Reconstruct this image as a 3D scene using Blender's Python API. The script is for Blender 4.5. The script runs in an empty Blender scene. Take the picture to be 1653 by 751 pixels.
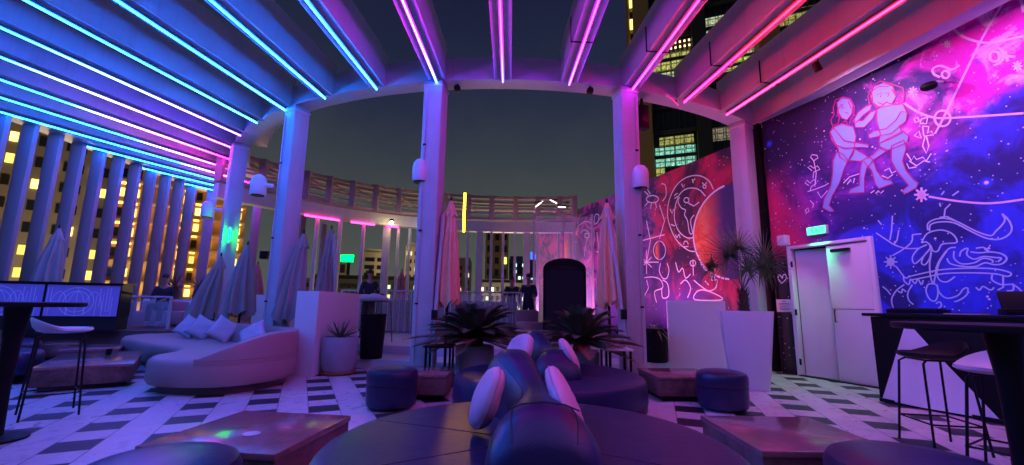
import bpy, bmesh, math, random
from math import sin, cos, pi, radians, hypot, atan2
from mathutils import Vector, Matrix
random.seed(7)
sc = bpy.context.scene
# ---------------------------------------------------------------- camera, sky, exposure
cd = bpy.data.cameras.new('camera'); cam = bpy.data.objects.new('camera', cd)
sc.collection.objects.link(cam); sc.camera = cam
cd.sensor_width = 36; cd.lens = 36*700/1653; cd.clip_end = 5000; cd.clip_start = 0.05
PT, RL = radians(9.5), radians(0.9)
r0 = Vector((1,0,0)); u0 = Vector((0,-sin(PT),cos(PT))); fw = Vector((0,cos(PT),sin(PT)))
cr = r0*cos(RL)+u0*sin(RL); cu = u0*cos(RL)-r0*sin(RL)
M = Matrix.Identity(4)
for i in range(3): M[i][0]=cr[i]; M[i][1]=cu[i]; M[i][2]=-fw[i]
M[0][3],M[1][3],M[2][3] = 0,0,1.2
cam.matrix_world = M
sc.view_settings.view_transform='Standard'; sc.view_settings.look='None'; sc.view_settings.gamma=1
sc.view_settings.exposure=0.25
sc.cycles.use_denoising=True; sc.cycles.max_bounces=8; sc.cycles.sample_clamp_indirect=4
sc.cycles.caustics_reflective=False; sc.cycles.caustics_refractive=False
w = bpy.data.worlds.new('World'); sc.world=w; w.use_nodes=True
nt=w.node_tree; nt.nodes.clear()
wo=nt.nodes.new('ShaderNodeOutputWorld'); bg=nt.nodes.new('ShaderNodeBackground')
tc=nt.nodes.new('ShaderNodeTexCoord'); sx=nt.nodes.new('ShaderNodeSeparateXYZ'); rp=nt.nodes.new('ShaderNodeValToRGB')
nz=nt.nodes.new('ShaderNodeTexNoise'); nz.inputs['Scale'].default_value=2.2; nz.inputs['Detail'].default_value=7; nz.inputs['Roughness'].default_value=.6; ad=nt.nodes.new('ShaderNodeMath'); ad.operation='MULTIPLY_ADD'; ad.inputs[1].default_value=.26; 
L_=nt.links.new
L_(tc.outputs['Generated'],sx.inputs[0]); L_(tc.outputs['Generated'],nz.inputs['Vector']); L_(nz.outputs['Fac'],ad.inputs[0]); L_(sx.outputs['Z'],ad.inputs[2]); L_(ad.outputs[0],rp.inputs[0])
el=rp.color_ramp.elements; el[0].position=.10; el[0].color=(.074,.084,.070,1); el[1].position=.8; el[1].color=(.008,.010,.035,1)
e_=el.new(.38); e_.color=(.042,.050,.054,1); e_=el.new(.58); e_.color=(.016,.021,.046,1)
L_(rp.outputs[0],bg.inputs[0]); L_(bg.outputs[0],wo.inputs[0]); bg.inputs[1].default_value=1.0

STRIP=70.0
ART={"fill":[[[1.08,4.441],[1.215,4.443],[1.385,4.32],[1.413,4.139],[1.366,3.956],[1.333,3.834],[1.223,3.736],[1.112,3.861],[1.108,4.023],[1.013,4.219],[1.002,4.364]],[[1.073,3.966],[0.991,3.831],[0.968,3.609],[0.915,3.394],[0.775,3.176],[0.733,3.024],[0.846,2.933],[0.921,2.918],[0.901,2.967],[0.849,3.046],[0.926,3.21],[1.064,3.4],[1.172,3.639],[1.244,3.751],[1.16,3.914]],[[1.244,3.751],[1.364,3.934],[1.485,3.805],[1.618,3.654],[1.65,3.454],[1.738,3.284],[1.837,3.245],[1.847,3.186],[1.653,3.154],[1.608,3.236],[1.58,3.475],[1.488,3.653],[1.341,3.721]],[[1.002,4.364],[1.055,4.451],[1.136,4.289],[1.222,4.119],[1.485,3.98],[1.584,3.923],[1.568,3.873],[1.478,3.917],[1.209,3.988],[1.074,4.104]],[[1.395,4.415],[1.487,4.534],[1.627,4.593],[1.7,4.574],[1.673,4.498],[1.556,4.46],[1.428,4.357]],[[1.174,4.857],[1.264,4.91],[1.379,4.833],[1.425,4.697],[1.39,4.553],[1.301,4.477],[1.225,4.54],[1.176,4.669]],[[1.745,3.824],[1.858,3.743],[1.635,3.649],[1.513,3.538],[1.458,3.382],[1.445,3.193],[1.432,3.141],[1.184,3.184],[1.231,3.247],[1.371,3.276],[1.401,3.484],[1.453,3.685],[1.627,3.737]],[[1.761,4.459],[1.91,4.522],[2.02,4.429],[2.118,4.406],[2.164,4.242],[2.133,4.112],[2.03,4.072],[2.067,3.955],[1.911,3.911],[1.734,3.891],[1.769,4.048],[1.74,4.273]],[[1.898,3.791],[2.069,3.832],[2.085,3.685],[2.016,3.507],[2.046,3.339],[2.123,3.179],[2.176,3.107],[2.138,3.04],[2.006,2.987],[1.946,3.029],[2.05,3.101],[1.999,3.213],[1.919,3.376],[1.871,3.553]],[[1.734,3.891],[2.069,3.974],[2.138,3.867],[2.111,3.776],[1.961,3.749],[1.823,3.734],[1.742,3.804]],[[1.761,4.459],[1.692,4.336],[1.551,4.241],[1.422,4.292],[1.414,4.407],[1.545,4.362],[1.669,4.456]],[[2.164,4.242],[2.133,4.112],[1.92,3.99],[1.748,4.013],[1.603,4.024],[1.603,4.09],[1.687,4.122],[1.863,4.096],[2.009,4.184],[2.089,4.295]],[[1.698,4.729],[1.769,4.871],[1.913,4.865],[2.022,4.746],[2.052,4.562],[1.971,4.451],[1.8,4.485],[1.722,4.607]]],"red":[[[1.08,4.441],[1.215,4.443],[1.385,4.32],[1.413,4.139],[1.366,3.956],[1.333,3.834],[1.223,3.736],[1.112,3.861],[1.108,4.023],[1.013,4.219],[1.002,4.364],[1.08,4.441]],[[1.073,3.966],[0.991,3.831],[0.968,3.609],[0.915,3.394],[0.775,3.176],[0.733,3.024],[0.846,2.933],[0.921,2.918],[0.901,2.967],[0.849,3.046],[0.926,3.21],[1.064,3.4],[1.172,3.639],[1.244,3.751],[1.16,3.914],[1.073,3.966]],[[1.244,3.751],[1.364,3.934],[1.485,3.805],[1.618,3.654],[1.65,3.454],[1.738,3.284],[1.837,3.245],[1.847,3.186],[1.653,3.154],[1.608,3.236],[1.58,3.475],[1.488,3.653],[1.341,3.721],[1.244,3.751]],[[1.002,4.364],[1.055,4.451],[1.136,4.289],[1.222,4.119],[1.485,3.98],[1.584,3.923],[1.568,3.873],[1.478,3.917],[1.209,3.988],[1.074,4.104],[1.002,4.364]],[[1.395,4.415],[1.487,4.534],[1.627,4.593],[1.7,4.574],[1.673,4.498],[1.556,4.46],[1.428,4.357],[1.395,4.415]],[[1.174,4.857],[1.264,4.91],[1.379,4.833],[1.425,4.697],[1.39,4.553],[1.301,4.477],[1.225,4.54],[1.176,4.669],[1.174,4.857]],[[1.745,3.824],[1.858,3.743],[1.635,3.649],[1.513,3.538],[1.458,3.382],[1.445,3.193],[1.432,3.141],[1.184,3.184],[1.231,3.247],[1.371,3.276],[1.401,3.484],[1.453,3.685],[1.627,3.737],[1.745,3.824]],[[1.761,4.459],[1.91,4.522],[2.02,4.429],[2.118,4.406],[2.164,4.242],[2.133,4.112],[2.03,4.072],[2.067,3.955],[1.911,3.911],[1.734,3.891],[1.769,4.048],[1.74,4.273],[1.761,4.459]],[[1.898,3.791],[2.069,3.832],[2.085,3.685],[2.016,3.507],[2.046,3.339],[2.123,3.179],[2.176,3.107],[2.138,3.04],[2.006,2.987],[1.946,3.029],[2.05,3.101],[1.999,3.213],[1.919,3.376],[1.871,3.553],[1.898,3.791]],[[1.734,3.891],[2.069,3.974],[2.138,3.867],[2.111,3.776],[1.961,3.749],[1.823,3.734],[1.742,3.804],[1.734,3.891]],[[1.761,4.459],[1.692,4.336],[1.551,4.241],[1.422,4.292],[1.414,4.407],[1.545,4.362],[1.669,4.456],[1.761,4.459]],[[2.164,4.242],[2.133,4.112],[1.92,3.99],[1.748,4.013],[1.603,4.024],[1.603,4.09],[1.687,4.122],[1.863,4.096],[2.009,4.184],[2.089,4.295],[2.164,4.242]],[[1.698,4.729],[1.769,4.871],[1.913,4.865],[2.022,4.746],[2.052,4.562],[1.971,4.451],[1.8,4.485],[1.722,4.607],[1.698,4.729]],[[1.103,4.795],[1.159,4.912],[1.285,4.914],[1.399,4.824],[1.442,4.667],[1.418,4.519],[1.359,4.453]],[[1.103,4.795],[1.102,4.653],[1.038,4.585],[1.057,4.469],[1.155,4.467],[1.187,4.571],[1.156,4.677]],[[1.216,4.768],[1.271,4.78],[1.243,4.709],[1.293,4.71]],[[1.284,4.622],[1.345,4.582],[1.311,4.569]],[[1.293,4.48],[1.217,4.465],[1.291,4.458],[1.307,4.338],[1.358,4.44]],[[1.252,4.798],[1.158,4.7]],[[1.355,4.798],[1.392,4.644]],[[1.672,4.586],[1.663,4.745],[1.734,4.888],[1.865,4.919],[2.01,4.794],[2.147,4.663],[2.164,4.529],[2.12,4.426],[2.038,4.442]],[[1.724,4.628],[1.725,4.804],[1.838,4.837],[1.973,4.77]],[[1.788,4.708],[1.861,4.717],[1.835,4.642]],[[1.91,4.68],[1.968,4.665],[1.937,4.607]],[[1.792,4.576],[1.857,4.516],[1.929,4.534]],[[2.001,4.713],[2.052,4.562],[1.992,4.484],[2.075,4.467]],[[2.061,4.642],[2.136,4.564],[2.079,4.507]],[[1.722,4.607],[1.765,4.501],[1.819,4.498]]],"white":[[[0.657,3.937],[0.604,4.026],[0.637,4.064],[0.725,4.021],[0.738,3.968],[0.657,3.937]],[[0.606,3.76],[0.53,3.855],[0.588,3.862],[0.643,3.797],[0.714,3.823],[0.752,3.741],[0.636,3.728],[0.61,3.616]],[[0.518,3.497],[0.453,3.562],[0.496,3.608],[0.546,3.537],[0.622,3.589],[0.66,3.507],[0.562,3.462],[0.532,3.398]],[[0.632,3.467],[0.678,3.692],[0.657,3.937]],[[0.483,3.386],[0.625,3.398],[0.809,3.422],[0.878,3.45]],[[0.666,3.341],[0.72,3.212],[0.842,3.321]],[[0.402,3.045],[0.463,3.08],[0.47,3.008],[0.421,2.994],[0.402,3.045]],[[0.513,3.212],[0.575,3.127],[0.545,3.063]],[[1.124,3.385],[1.234,3.466],[1.392,3.478]],[[1.182,3.347],[1.249,3.418]],[[1.281,3.343],[1.309,3.423]],[[1.522,3.111],[1.58,3.139]],[[1.592,3.086],[1.642,3.123]],[[1.661,3.069],[1.711,3.106]],[[1.753,3.424],[1.825,3.444],[1.849,3.355],[1.919,3.376]],[[1.71,3.354],[1.79,3.29],[1.863,3.331]],[[2.229,4.113],[2.276,4.113],[2.291,4.047],[2.238,4.049],[2.229,4.113]],[[2.318,4.075],[2.393,4.064],[2.368,3.976],[2.295,4.006],[2.318,4.075]],[[2.199,3.844],[2.267,3.898],[2.284,3.773],[2.214,3.839]],[[2.32,3.956],[2.391,3.92],[2.365,3.821],[2.412,3.842],[2.434,3.775],[2.317,3.8],[2.32,3.956]],[[2.346,3.789],[2.358,3.63],[2.316,3.528],[2.285,3.655],[2.332,3.794]],[[2.076,3.608],[2.125,3.473],[2.164,3.539],[2.187,3.473],[2.266,3.486],[2.303,3.417],[2.373,3.509]],[[2.094,3.483],[2.177,3.378],[2.274,3.426],[2.344,3.384]],[[2.059,3.454],[2.081,3.368],[2.174,3.359]],[[2.222,4.555],[2.319,4.509]],[[2.246,4.559],[2.296,4.505]],[[2.242,4.592],[2.3,4.472]],[[2.264,4.572],[2.278,4.492]],[[2.278,4.594],[2.264,4.47]],[[2.286,4.561],[2.256,4.503]],[[2.31,4.559],[2.232,4.504]],[[2.299,4.533],[2.243,4.531]],[[2.701,5.077],[2.781,5.029]],[[2.721,5.079],[2.762,5.027]],[[2.718,5.109],[2.765,4.997]],[[2.736,5.089],[2.747,5.017]],[[2.748,5.108],[2.735,4.998]],[[2.754,5.078],[2.729,5.028]],[[2.774,5.075],[2.709,5.031]],[[2.765,5.052],[2.718,5.054]],[[2.209,4.569],[2.329,4.511]],[[2.238,4.573],[2.3,4.506]],[[2.233,4.615],[2.305,4.465]],[[2.26,4.589],[2.278,4.49]],[[2.278,4.617],[2.26,4.462]],[[2.288,4.576],[2.251,4.503]],[[2.318,4.573],[2.22,4.505]],[[2.305,4.541],[2.234,4.538]],[[3.329,4.382],[3.417,4.334]],[[3.351,4.387],[3.396,4.329]],[[3.348,4.423],[3.398,4.293]],[[3.368,4.401],[3.379,4.315]],[[3.382,4.426],[3.365,4.29]],[[3.388,4.39],[3.359,4.326]],[[3.41,4.389],[3.336,4.327]],[[3.4,4.36],[3.347,4.356]]],"pink":[[[2.796,5.415],[2.834,5.242],[2.925,5.054],[3.078,4.88],[3.213,4.798],[3.477,4.725]],[[3.377,5.316],[3.092,4.903],[2.612,4.053],[2.449,3.785]],[[2.645,3.944],[2.639,3.916],[2.627,3.892],[2.611,3.874],[2.592,3.863],[2.57,3.859],[2.547,3.864],[2.525,3.877],[2.505,3.897],[2.489,3.923],[2.478,3.953],[2.473,3.985],[2.473,4.016],[2.48,4.045],[2.492,4.07],[2.509,4.088],[2.529,4.099],[2.551,4.101],[2.574,4.095],[2.596,4.082],[2.615,4.061],[2.63,4.035],[2.641,4.006],[2.646,3.975],[2.645,3.944]],[[2.134,4.414],[2.272,4.217],[2.454,4.04],[2.679,3.939],[3.351,3.719]],[[2.71,4.592],[2.704,4.57],[2.69,4.557],[2.673,4.555],[2.655,4.564],[2.64,4.583],[2.631,4.608],[2.63,4.634],[2.637,4.656],[2.651,4.669],[2.668,4.671],[2.686,4.662],[2.7,4.642],[2.709,4.618],[2.71,4.592]],[[2.605,4.605],[2.542,4.687],[2.539,4.772],[2.614,4.781],[2.7,4.701],[2.74,4.647],[2.834,4.666]],[[3.234,4.575],[3.226,4.548],[3.211,4.532],[3.191,4.529],[3.171,4.54],[3.154,4.563],[3.144,4.594],[3.143,4.626],[3.152,4.653],[3.167,4.67],[3.187,4.672],[3.207,4.661],[3.224,4.637],[3.233,4.606],[3.234,4.575]],[[3.223,4.716],[3.265,4.647],[3.273,4.553],[3.226,4.49],[3.165,4.484]],[[3.238,4.588],[3.371,4.49]],[[3.29,4.617],[3.301,4.463]],[[3.509,5.22],[3.516,5.037]],[[2.269,2.876],[2.584,2.737],[2.907,2.635],[3.214,2.62]],[[2.099,2.944],[2.272,2.903]],[[2.141,2.96],[2.232,2.887]],[[2.134,3.015],[2.239,2.832]],[[2.174,2.988],[2.2,2.858]],[[2.199,3.032],[2.174,2.814]],[[2.214,2.978],[2.16,2.867]],[[2.256,2.985],[2.116,2.86]],[[2.237,2.936],[2.135,2.909]]],"lion":[[[2.201,2.383],[2.212,2.477],[2.293,2.525],[2.418,2.521],[2.549,2.445],[2.72,2.289],[2.855,2.207],[2.914,2.259],[2.983,2.333],[3.016,2.399],[3.0,2.474],[3.048,2.381],[3.064,2.271],[3.025,2.195],[2.934,2.148],[2.816,2.176],[2.683,2.282],[2.509,2.439],[2.351,2.48],[2.242,2.458],[2.221,2.367]],[[2.104,2.207],[2.184,2.332],[2.316,2.365],[2.416,2.336],[2.488,2.261],[2.505,2.163],[2.396,2.161],[2.333,2.151],[2.281,2.065],[2.229,2.071],[2.207,2.153],[2.16,2.213],[2.104,2.207]],[[2.166,2.172],[2.049,2.118],[1.968,2.003],[1.985,1.906],[2.078,1.979],[2.19,2.102],[2.196,2.155]],[[2.19,2.102],[2.115,2.016],[2.07,1.912],[2.111,1.882],[2.175,1.97],[2.211,2.099]],[[2.205,2.047],[2.166,1.891],[2.155,1.706],[2.175,1.6],[2.208,1.703],[2.247,1.858],[2.337,2.007],[2.417,2.089],[2.487,2.093]],[[2.383,2.054],[2.284,1.907],[2.235,1.754],[2.253,1.649],[2.332,1.62],[2.43,1.691]],[[2.371,1.951],[2.402,1.871],[2.533,1.823],[2.663,1.813],[2.758,1.854],[2.843,1.823],[2.921,1.828],[2.971,1.894],[2.928,1.958],[2.829,1.992],[2.721,1.992],[2.631,2.014]],[[2.462,2.045],[2.45,1.944],[2.518,1.861],[2.651,1.863],[2.748,1.915],[2.833,1.883],[2.828,1.848]],[[2.511,1.963],[2.539,2.036],[2.61,2.066],[2.59,1.98],[2.656,1.912],[2.751,1.939],[2.854,1.917],[2.921,1.899],[2.881,1.855]],[[2.692,2.056],[2.766,2.06],[2.813,2.006],[2.78,2.034],[2.834,2.04]],[[1.902,1.72],[2.097,1.763],[2.312,1.796],[2.586,1.794],[2.836,1.768],[2.981,1.707],[2.95,1.662],[2.828,1.704],[2.579,1.732],[2.305,1.737],[2.089,1.697],[1.907,1.666]],[[1.819,1.601],[1.701,1.508],[1.625,1.369],[1.643,1.203]],[[1.922,1.597],[1.851,1.477],[1.85,1.368],[1.9,1.301]],[[1.823,1.739],[1.825,1.656],[1.877,1.599],[1.909,1.679],[1.957,1.609],[1.999,1.675],[2.033,1.593],[2.063,1.658]],[[2.109,1.59],[2.077,1.498],[2.106,1.38],[2.167,1.354],[2.209,1.444],[2.213,1.573],[2.153,1.601],[2.109,1.59]],[[2.215,1.586],[2.232,1.469],[2.305,1.391],[2.428,1.427],[2.496,1.513],[2.544,1.524],[2.525,1.438],[2.44,1.365],[2.378,1.34]],[[2.81,1.694],[2.801,1.623],[2.879,1.56],[2.979,1.557],[2.978,1.488],[2.919,1.478]],[[2.909,1.664],[2.892,1.525],[2.837,1.491]],[[2.629,1.533],[2.661,1.496],[2.703,1.543],[2.768,1.493],[2.807,1.528]],[[2.98,1.568],[3.049,1.474],[3.048,1.339],[2.986,1.226],[2.918,1.202],[2.88,1.293]],[[1.529,2.444],[1.668,2.307],[1.757,2.223],[1.893,2.15],[2.073,2.129]],[[1.784,2.681],[1.745,2.441],[1.705,2.302]],[[1.842,2.44],[1.801,2.289],[1.759,2.237]],[[2.007,2.344],[1.984,2.236],[1.868,2.139],[1.714,2.056]],[[2.12,2.341],[2.007,2.344]],[[1.524,1.583],[1.581,1.525],[1.622,1.453]],[[1.744,1.884],[1.812,1.753],[1.853,1.696],[1.903,1.734]],[[2.501,2.716],[2.433,2.651],[2.411,2.549]],[[2.358,2.545],[2.441,2.543],[2.531,2.461]],[[1.577,2.645],[1.62,2.563]],[[2.383,2.755],[2.387,2.7]],[[2.417,2.868],[2.454,2.913]],[[2.535,2.827],[2.61,2.875]],[[2.173,1.315],[2.217,1.341],[2.232,1.29],[2.185,1.238]],[[1.725,1.507],[1.77,1.478],[1.788,1.533],[1.83,1.491]],[[1.585,1.968],[1.77,1.952]],[[1.63,1.989],[1.727,1.931]],[[1.621,2.042],[1.735,1.879]],[[1.664,2.021],[1.693,1.899]],[[1.691,2.067],[1.667,1.853]],[[1.707,2.017],[1.651,1.902]],[[1.752,2.029],[1.604,1.889]],[[1.733,1.98],[1.624,1.94]]],"far":[[[-1.915,4.048],[-2.054,4.309],[-2.371,4.525],[-2.793,4.591],[-3.181,4.477],[-3.481,4.16],[-3.59,3.736],[-3.457,3.271],[-3.208,2.912],[-2.856,2.661],[-2.634,2.61]],[[-2.18,3.938],[-2.397,4.17],[-2.742,4.283],[-3.043,4.223],[-3.255,3.944],[-3.319,3.574],[-3.187,3.228],[-2.904,3.002],[-2.637,2.964]],[[-2.597,4.494],[-2.563,4.379],[-2.558,4.446],[-2.486,4.474]],[[-2.142,4.176],[-2.154,4.155],[-2.181,4.148],[-2.213,4.156],[-2.238,4.177],[-2.246,4.203],[-2.235,4.224],[-2.207,4.232],[-2.175,4.223],[-2.151,4.202],[-2.142,4.176]],[[-2.265,4.31],[-2.191,4.234],[-2.109,4.278]],[[-2.989,4.47],[-2.936,4.359],[-2.879,4.42]],[[-3.293,4.217],[-3.157,4.251]],[[-3.282,4.132],[-3.155,4.168]],[[-3.475,3.88],[-3.403,3.744],[-3.332,3.851]],[[-3.47,3.448],[-3.316,3.378]],[[-3.03,2.774],[-2.849,2.762]],[[-3.026,2.826],[-2.984,2.909],[-2.897,2.897],[-2.852,2.814]],[[-3.308,3.139],[-3.26,3.052],[-3.178,3.131],[-3.14,3.019]],[[-3.088,4.125],[-3.15,4.003],[-3.033,3.816],[-2.89,3.733],[-2.935,3.61],[-2.838,3.434],[-2.788,3.114],[-2.683,3.098],[-2.731,3.415],[-2.595,3.544]],[[-2.742,3.965],[-2.757,3.934],[-2.793,3.917],[-2.84,3.918],[-2.887,3.938],[-2.92,3.971],[-2.93,4.008],[-2.915,4.039],[-2.878,4.056],[-2.831,4.054],[-2.785,4.034],[-2.752,4.002],[-2.742,3.965]],[[-2.769,3.892],[-2.592,3.776],[-2.395,3.836]],[[-2.109,2.195],[-2.126,2.151],[-2.166,2.118],[-2.223,2.102],[-2.285,2.106],[-2.341,2.13],[-2.377,2.17],[-2.388,2.217],[-2.37,2.262],[-2.328,2.295],[-2.27,2.311],[-2.208,2.306],[-2.154,2.281],[-2.119,2.241],[-2.109,2.195]],[[-2.428,2.391],[-2.39,2.461],[-2.298,2.379],[-2.227,2.464],[-2.151,2.375],[-2.058,2.451],[-2.003,2.365],[-1.89,2.411],[-1.865,2.338]],[[-2.165,2.033],[-2.146,1.867],[-1.981,1.859],[-2.038,1.677],[-2.26,1.613],[-2.509,1.74],[-2.734,1.896]],[[-2.451,1.642],[-2.653,1.598],[-2.722,1.405],[-1.852,1.399],[-2.139,1.563],[-2.451,1.642]],[[-1.981,1.859],[-2.061,1.933],[-2.14,1.952]],[[-2.357,1.854],[-2.249,1.754]],[[-2.719,2.393],[-2.734,1.995]],[[-2.629,2.31],[-2.65,2.271],[-2.7,2.25],[-2.759,2.255],[-2.806,2.284],[-2.822,2.327],[-2.801,2.367],[-2.75,2.388],[-2.69,2.382],[-2.644,2.353],[-2.629,2.31]],[[-2.434,2.221],[-2.466,2.321],[-2.395,2.388]],[[-2.059,2.191],[-2.009,2.281],[-2.065,2.357]],[[-2.289,2.233],[-2.265,2.222]],[[-2.201,2.226],[-2.176,2.215]],[[-2.283,2.151],[-2.219,2.146]],[[-3.964,2.424],[-4.028,2.207],[-3.905,2.007],[-3.724,1.998],[-3.63,2.207],[-3.698,2.401]],[[-4.797,2.055],[-4.334,2.058],[-3.992,1.957],[-3.921,1.736],[-4.27,1.636],[-4.2,1.332]],[[-3.908,1.953],[-3.71,1.836],[-3.69,1.516],[-3.938,1.466],[-3.963,1.737]],[[-4.612,1.987],[-4.532,1.755],[-4.73,1.532]],[[-3.772,4.17],[-3.612,4.304],[-3.628,4.593],[-3.784,4.681]],[[-3.94,4.265],[-3.962,4.23],[-4.02,4.209],[-4.107,4.206],[-4.21,4.22],[-4.314,4.251],[-4.402,4.294],[-4.461,4.343],[-4.48,4.389],[-4.456,4.425],[-4.394,4.446],[-4.303,4.448],[-4.198,4.431],[-4.096,4.399],[-4.012,4.356],[-3.957,4.309],[-3.94,4.265]],[[-4.38,4.486],[-4.561,4.652]],[[-4.287,4.494],[-4.417,4.677]],[[-4.392,4.278],[-4.567,4.196]],[[-4.255,4.23],[-4.311,4.052]],[[-4.076,4.208],[-4.042,4.026]],[[-4.737,3.171],[-3.747,3.205]],[[-4.516,3.734],[-4.364,3.121],[-4.583,2.506]],[[-3.907,4.084],[-3.723,3.592],[-3.964,3.123]],[[-3.734,2.76],[-3.75,2.684],[-3.79,2.617],[-3.848,2.567],[-3.921,2.538],[-4.0,2.533],[-4.079,2.553],[-4.149,2.596],[-4.204,2.659],[-4.237,2.736],[-4.246,2.818],[-4.228,2.897],[-4.186,2.965],[-4.124,3.016],[-4.05,3.043],[-3.969,3.045],[-3.891,3.022],[-3.823,2.977],[-3.772,2.914],[-3.741,2.839],[-3.734,2.76]],[[-3.357,2.399],[-3.26,2.129],[-3.104,2.222],[-3.013,1.96],[-2.828,2.051]],[[-3.206,1.816],[-3.016,1.91],[-2.852,1.702],[-2.976,1.456]],[[-5.165,2.556],[-4.047,2.459]],[[-4.816,2.677],[-4.359,2.341]],[[-4.564,2.854],[-4.602,2.159]],[[-4.342,2.63],[-4.832,2.377]],[[-8.889,3.926],[-8.681,4.252],[-8.095,4.343],[-7.614,4.105],[-7.51,3.605],[-7.702,3.028],[-8.007,2.815]],[[-8.554,3.941],[-8.228,4.05],[-7.86,3.837],[-8.113,3.564],[-8.251,3.022]],[[-7.874,3.778],[-7.908,3.732],[-7.994,3.713],[-8.101,3.728],[-8.188,3.772],[-8.22,3.828],[-8.186,3.875],[-8.097,3.894],[-7.99,3.877],[-7.905,3.833],[-7.874,3.778]],[[-7.488,4.387],[-7.369,4.486],[-7.166,4.399],[-7.24,4.191],[-7.495,4.145],[-7.465,4.383]],[[-7.331,3.818],[-7.184,3.091]],[[-7.409,3.116],[-6.858,3.084]],[[-7.32,2.291],[-7.275,1.944],[-7.45,1.72]],[[-7.493,2.184],[-7.672,1.959]]]}
# ---------------------------------------------------------------- helpers
def C2(o, parent=None):
    sc.collection.objects.link(o)
    if parent is not None: o.parent=parent
    return o
def meta(o,label=None,cat=None,group=None,kind=None):
    if label: o['label']=label
    if cat: o['category']=cat
    if group: o['group']=group
    if kind: o['kind']=kind
    return o
def thing(name,label,cat,loc=(0,0,0),rz=0,group=None):
    o=bpy.data.objects.new(name,None); o.empty_display_size=.1; C2(o); o.location=loc; o.rotation_euler=(0,0,rz)
    return meta(o,label,cat,group)
def copy_tree(o,parent=None):
    c=o.copy(); sc.collection.objects.link(c)
    if parent is not None: c.parent=parent
    for ch in list(o.children): copy_tree(ch,c)
    return c
def again(o,loc,rz,label,group=None):
    c=copy_tree(o); c.location=loc; c.rotation_euler=(0,0,rz); c['label']=label
    if group: c['group']=group
    return c

class NB:   # tiny node builder
    def __init__(s,name):
        s.m=bpy.data.materials.new(name); s.m.use_nodes=True; s.t=s.m.node_tree; s.t.nodes.clear()
        s.out=s.t.nodes.new('ShaderNodeOutputMaterial')
    def n(s,typ,ins={},**kw):
        nd=s.t.nodes.new('ShaderNode'+typ)
        for k,v in kw.items(): setattr(nd,k,v)
        for k,v in ins.items():
            i=nd.inputs[k]
            if isinstance(v,bpy.types.NodeSocket): s.t.links.new(v,i)
            else:
                try: i.default_value=v
                except Exception: i.default_value=(*v,1)
        return nd
    def math(s,op,a,b=0.,c=0.,clamp=False):
        nd=s.n('Math',{0:a,1:b,2:c},operation=op,use_clamp=clamp); return nd.outputs[0]
    def mix(s,f,a,b,mode='MIX'):
        nd=s.n('Mix',data_type='RGBA',blend_type=mode)
        for i,v in ((0,f),(6,a),(7,b)):
            if isinstance(v,bpy.types.NodeSocket): s.t.links.new(v,nd.inputs[i])
            else: nd.inputs[i].default_value = v if i==0 else (*v[:3],1)
        return nd.outputs[2]
    def ss(s,v,a,b):
        nd=s.n('MapRange',{0:v,1:a,2:b},interpolation_type='SMOOTHSTEP'); return nd.outputs[0]
    def noise(s,vec,scale,detail=4,rough=.55,dist=0):
        return s.n('TexNoise',{'Vector':vec,'Scale':scale,'Detail':detail,'Roughness':rough,'Distortion':dist}).outputs[0]
    def done(s,col,rough=.5,metal=0,bump=None,bstr=.2,bdist=.01,**kw):
        b=s.n('BsdfPrincipled',{'Base Color':col,'Roughness':rough,'Metallic':metal,**kw})
        if bump is not None:
            bp=s.n('Bump',{'Height':bump,'Strength':bstr,'Distance':bdist}); s.t.links.new(bp.outputs[0],b.inputs['Normal'])
        s.t.links.new(b.outputs[0],s.out.inputs[0]); return s.m
def mat(name,col,rough=.5,metal=0,var=.15,scale=6,bump=.1,bscale=None,bdist=.004,**kw):
    b=NB(name); co=b.n('TexCoord').outputs['Object']
    f=b.noise(co,scale,5,.6); f2=b.noise(co,(bscale or scale*6),3)
    c=b.mix(f,[x*(1-var) for x in col],[min(1,x*(1+var)) for x in col])
    r=b.math('MULTIPLY_ADD',f,.25,rough-.12,clamp=True)
    return b.done(c,r,metal,f2,bump,bdist,**kw)
def emis(name,col,st):
    b=NB(name); e=b.n('Emission',{'Color':col,'Strength':st}); b.t.links.new(e.outputs[0],b.out.inputs[0]); return b.m

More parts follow.
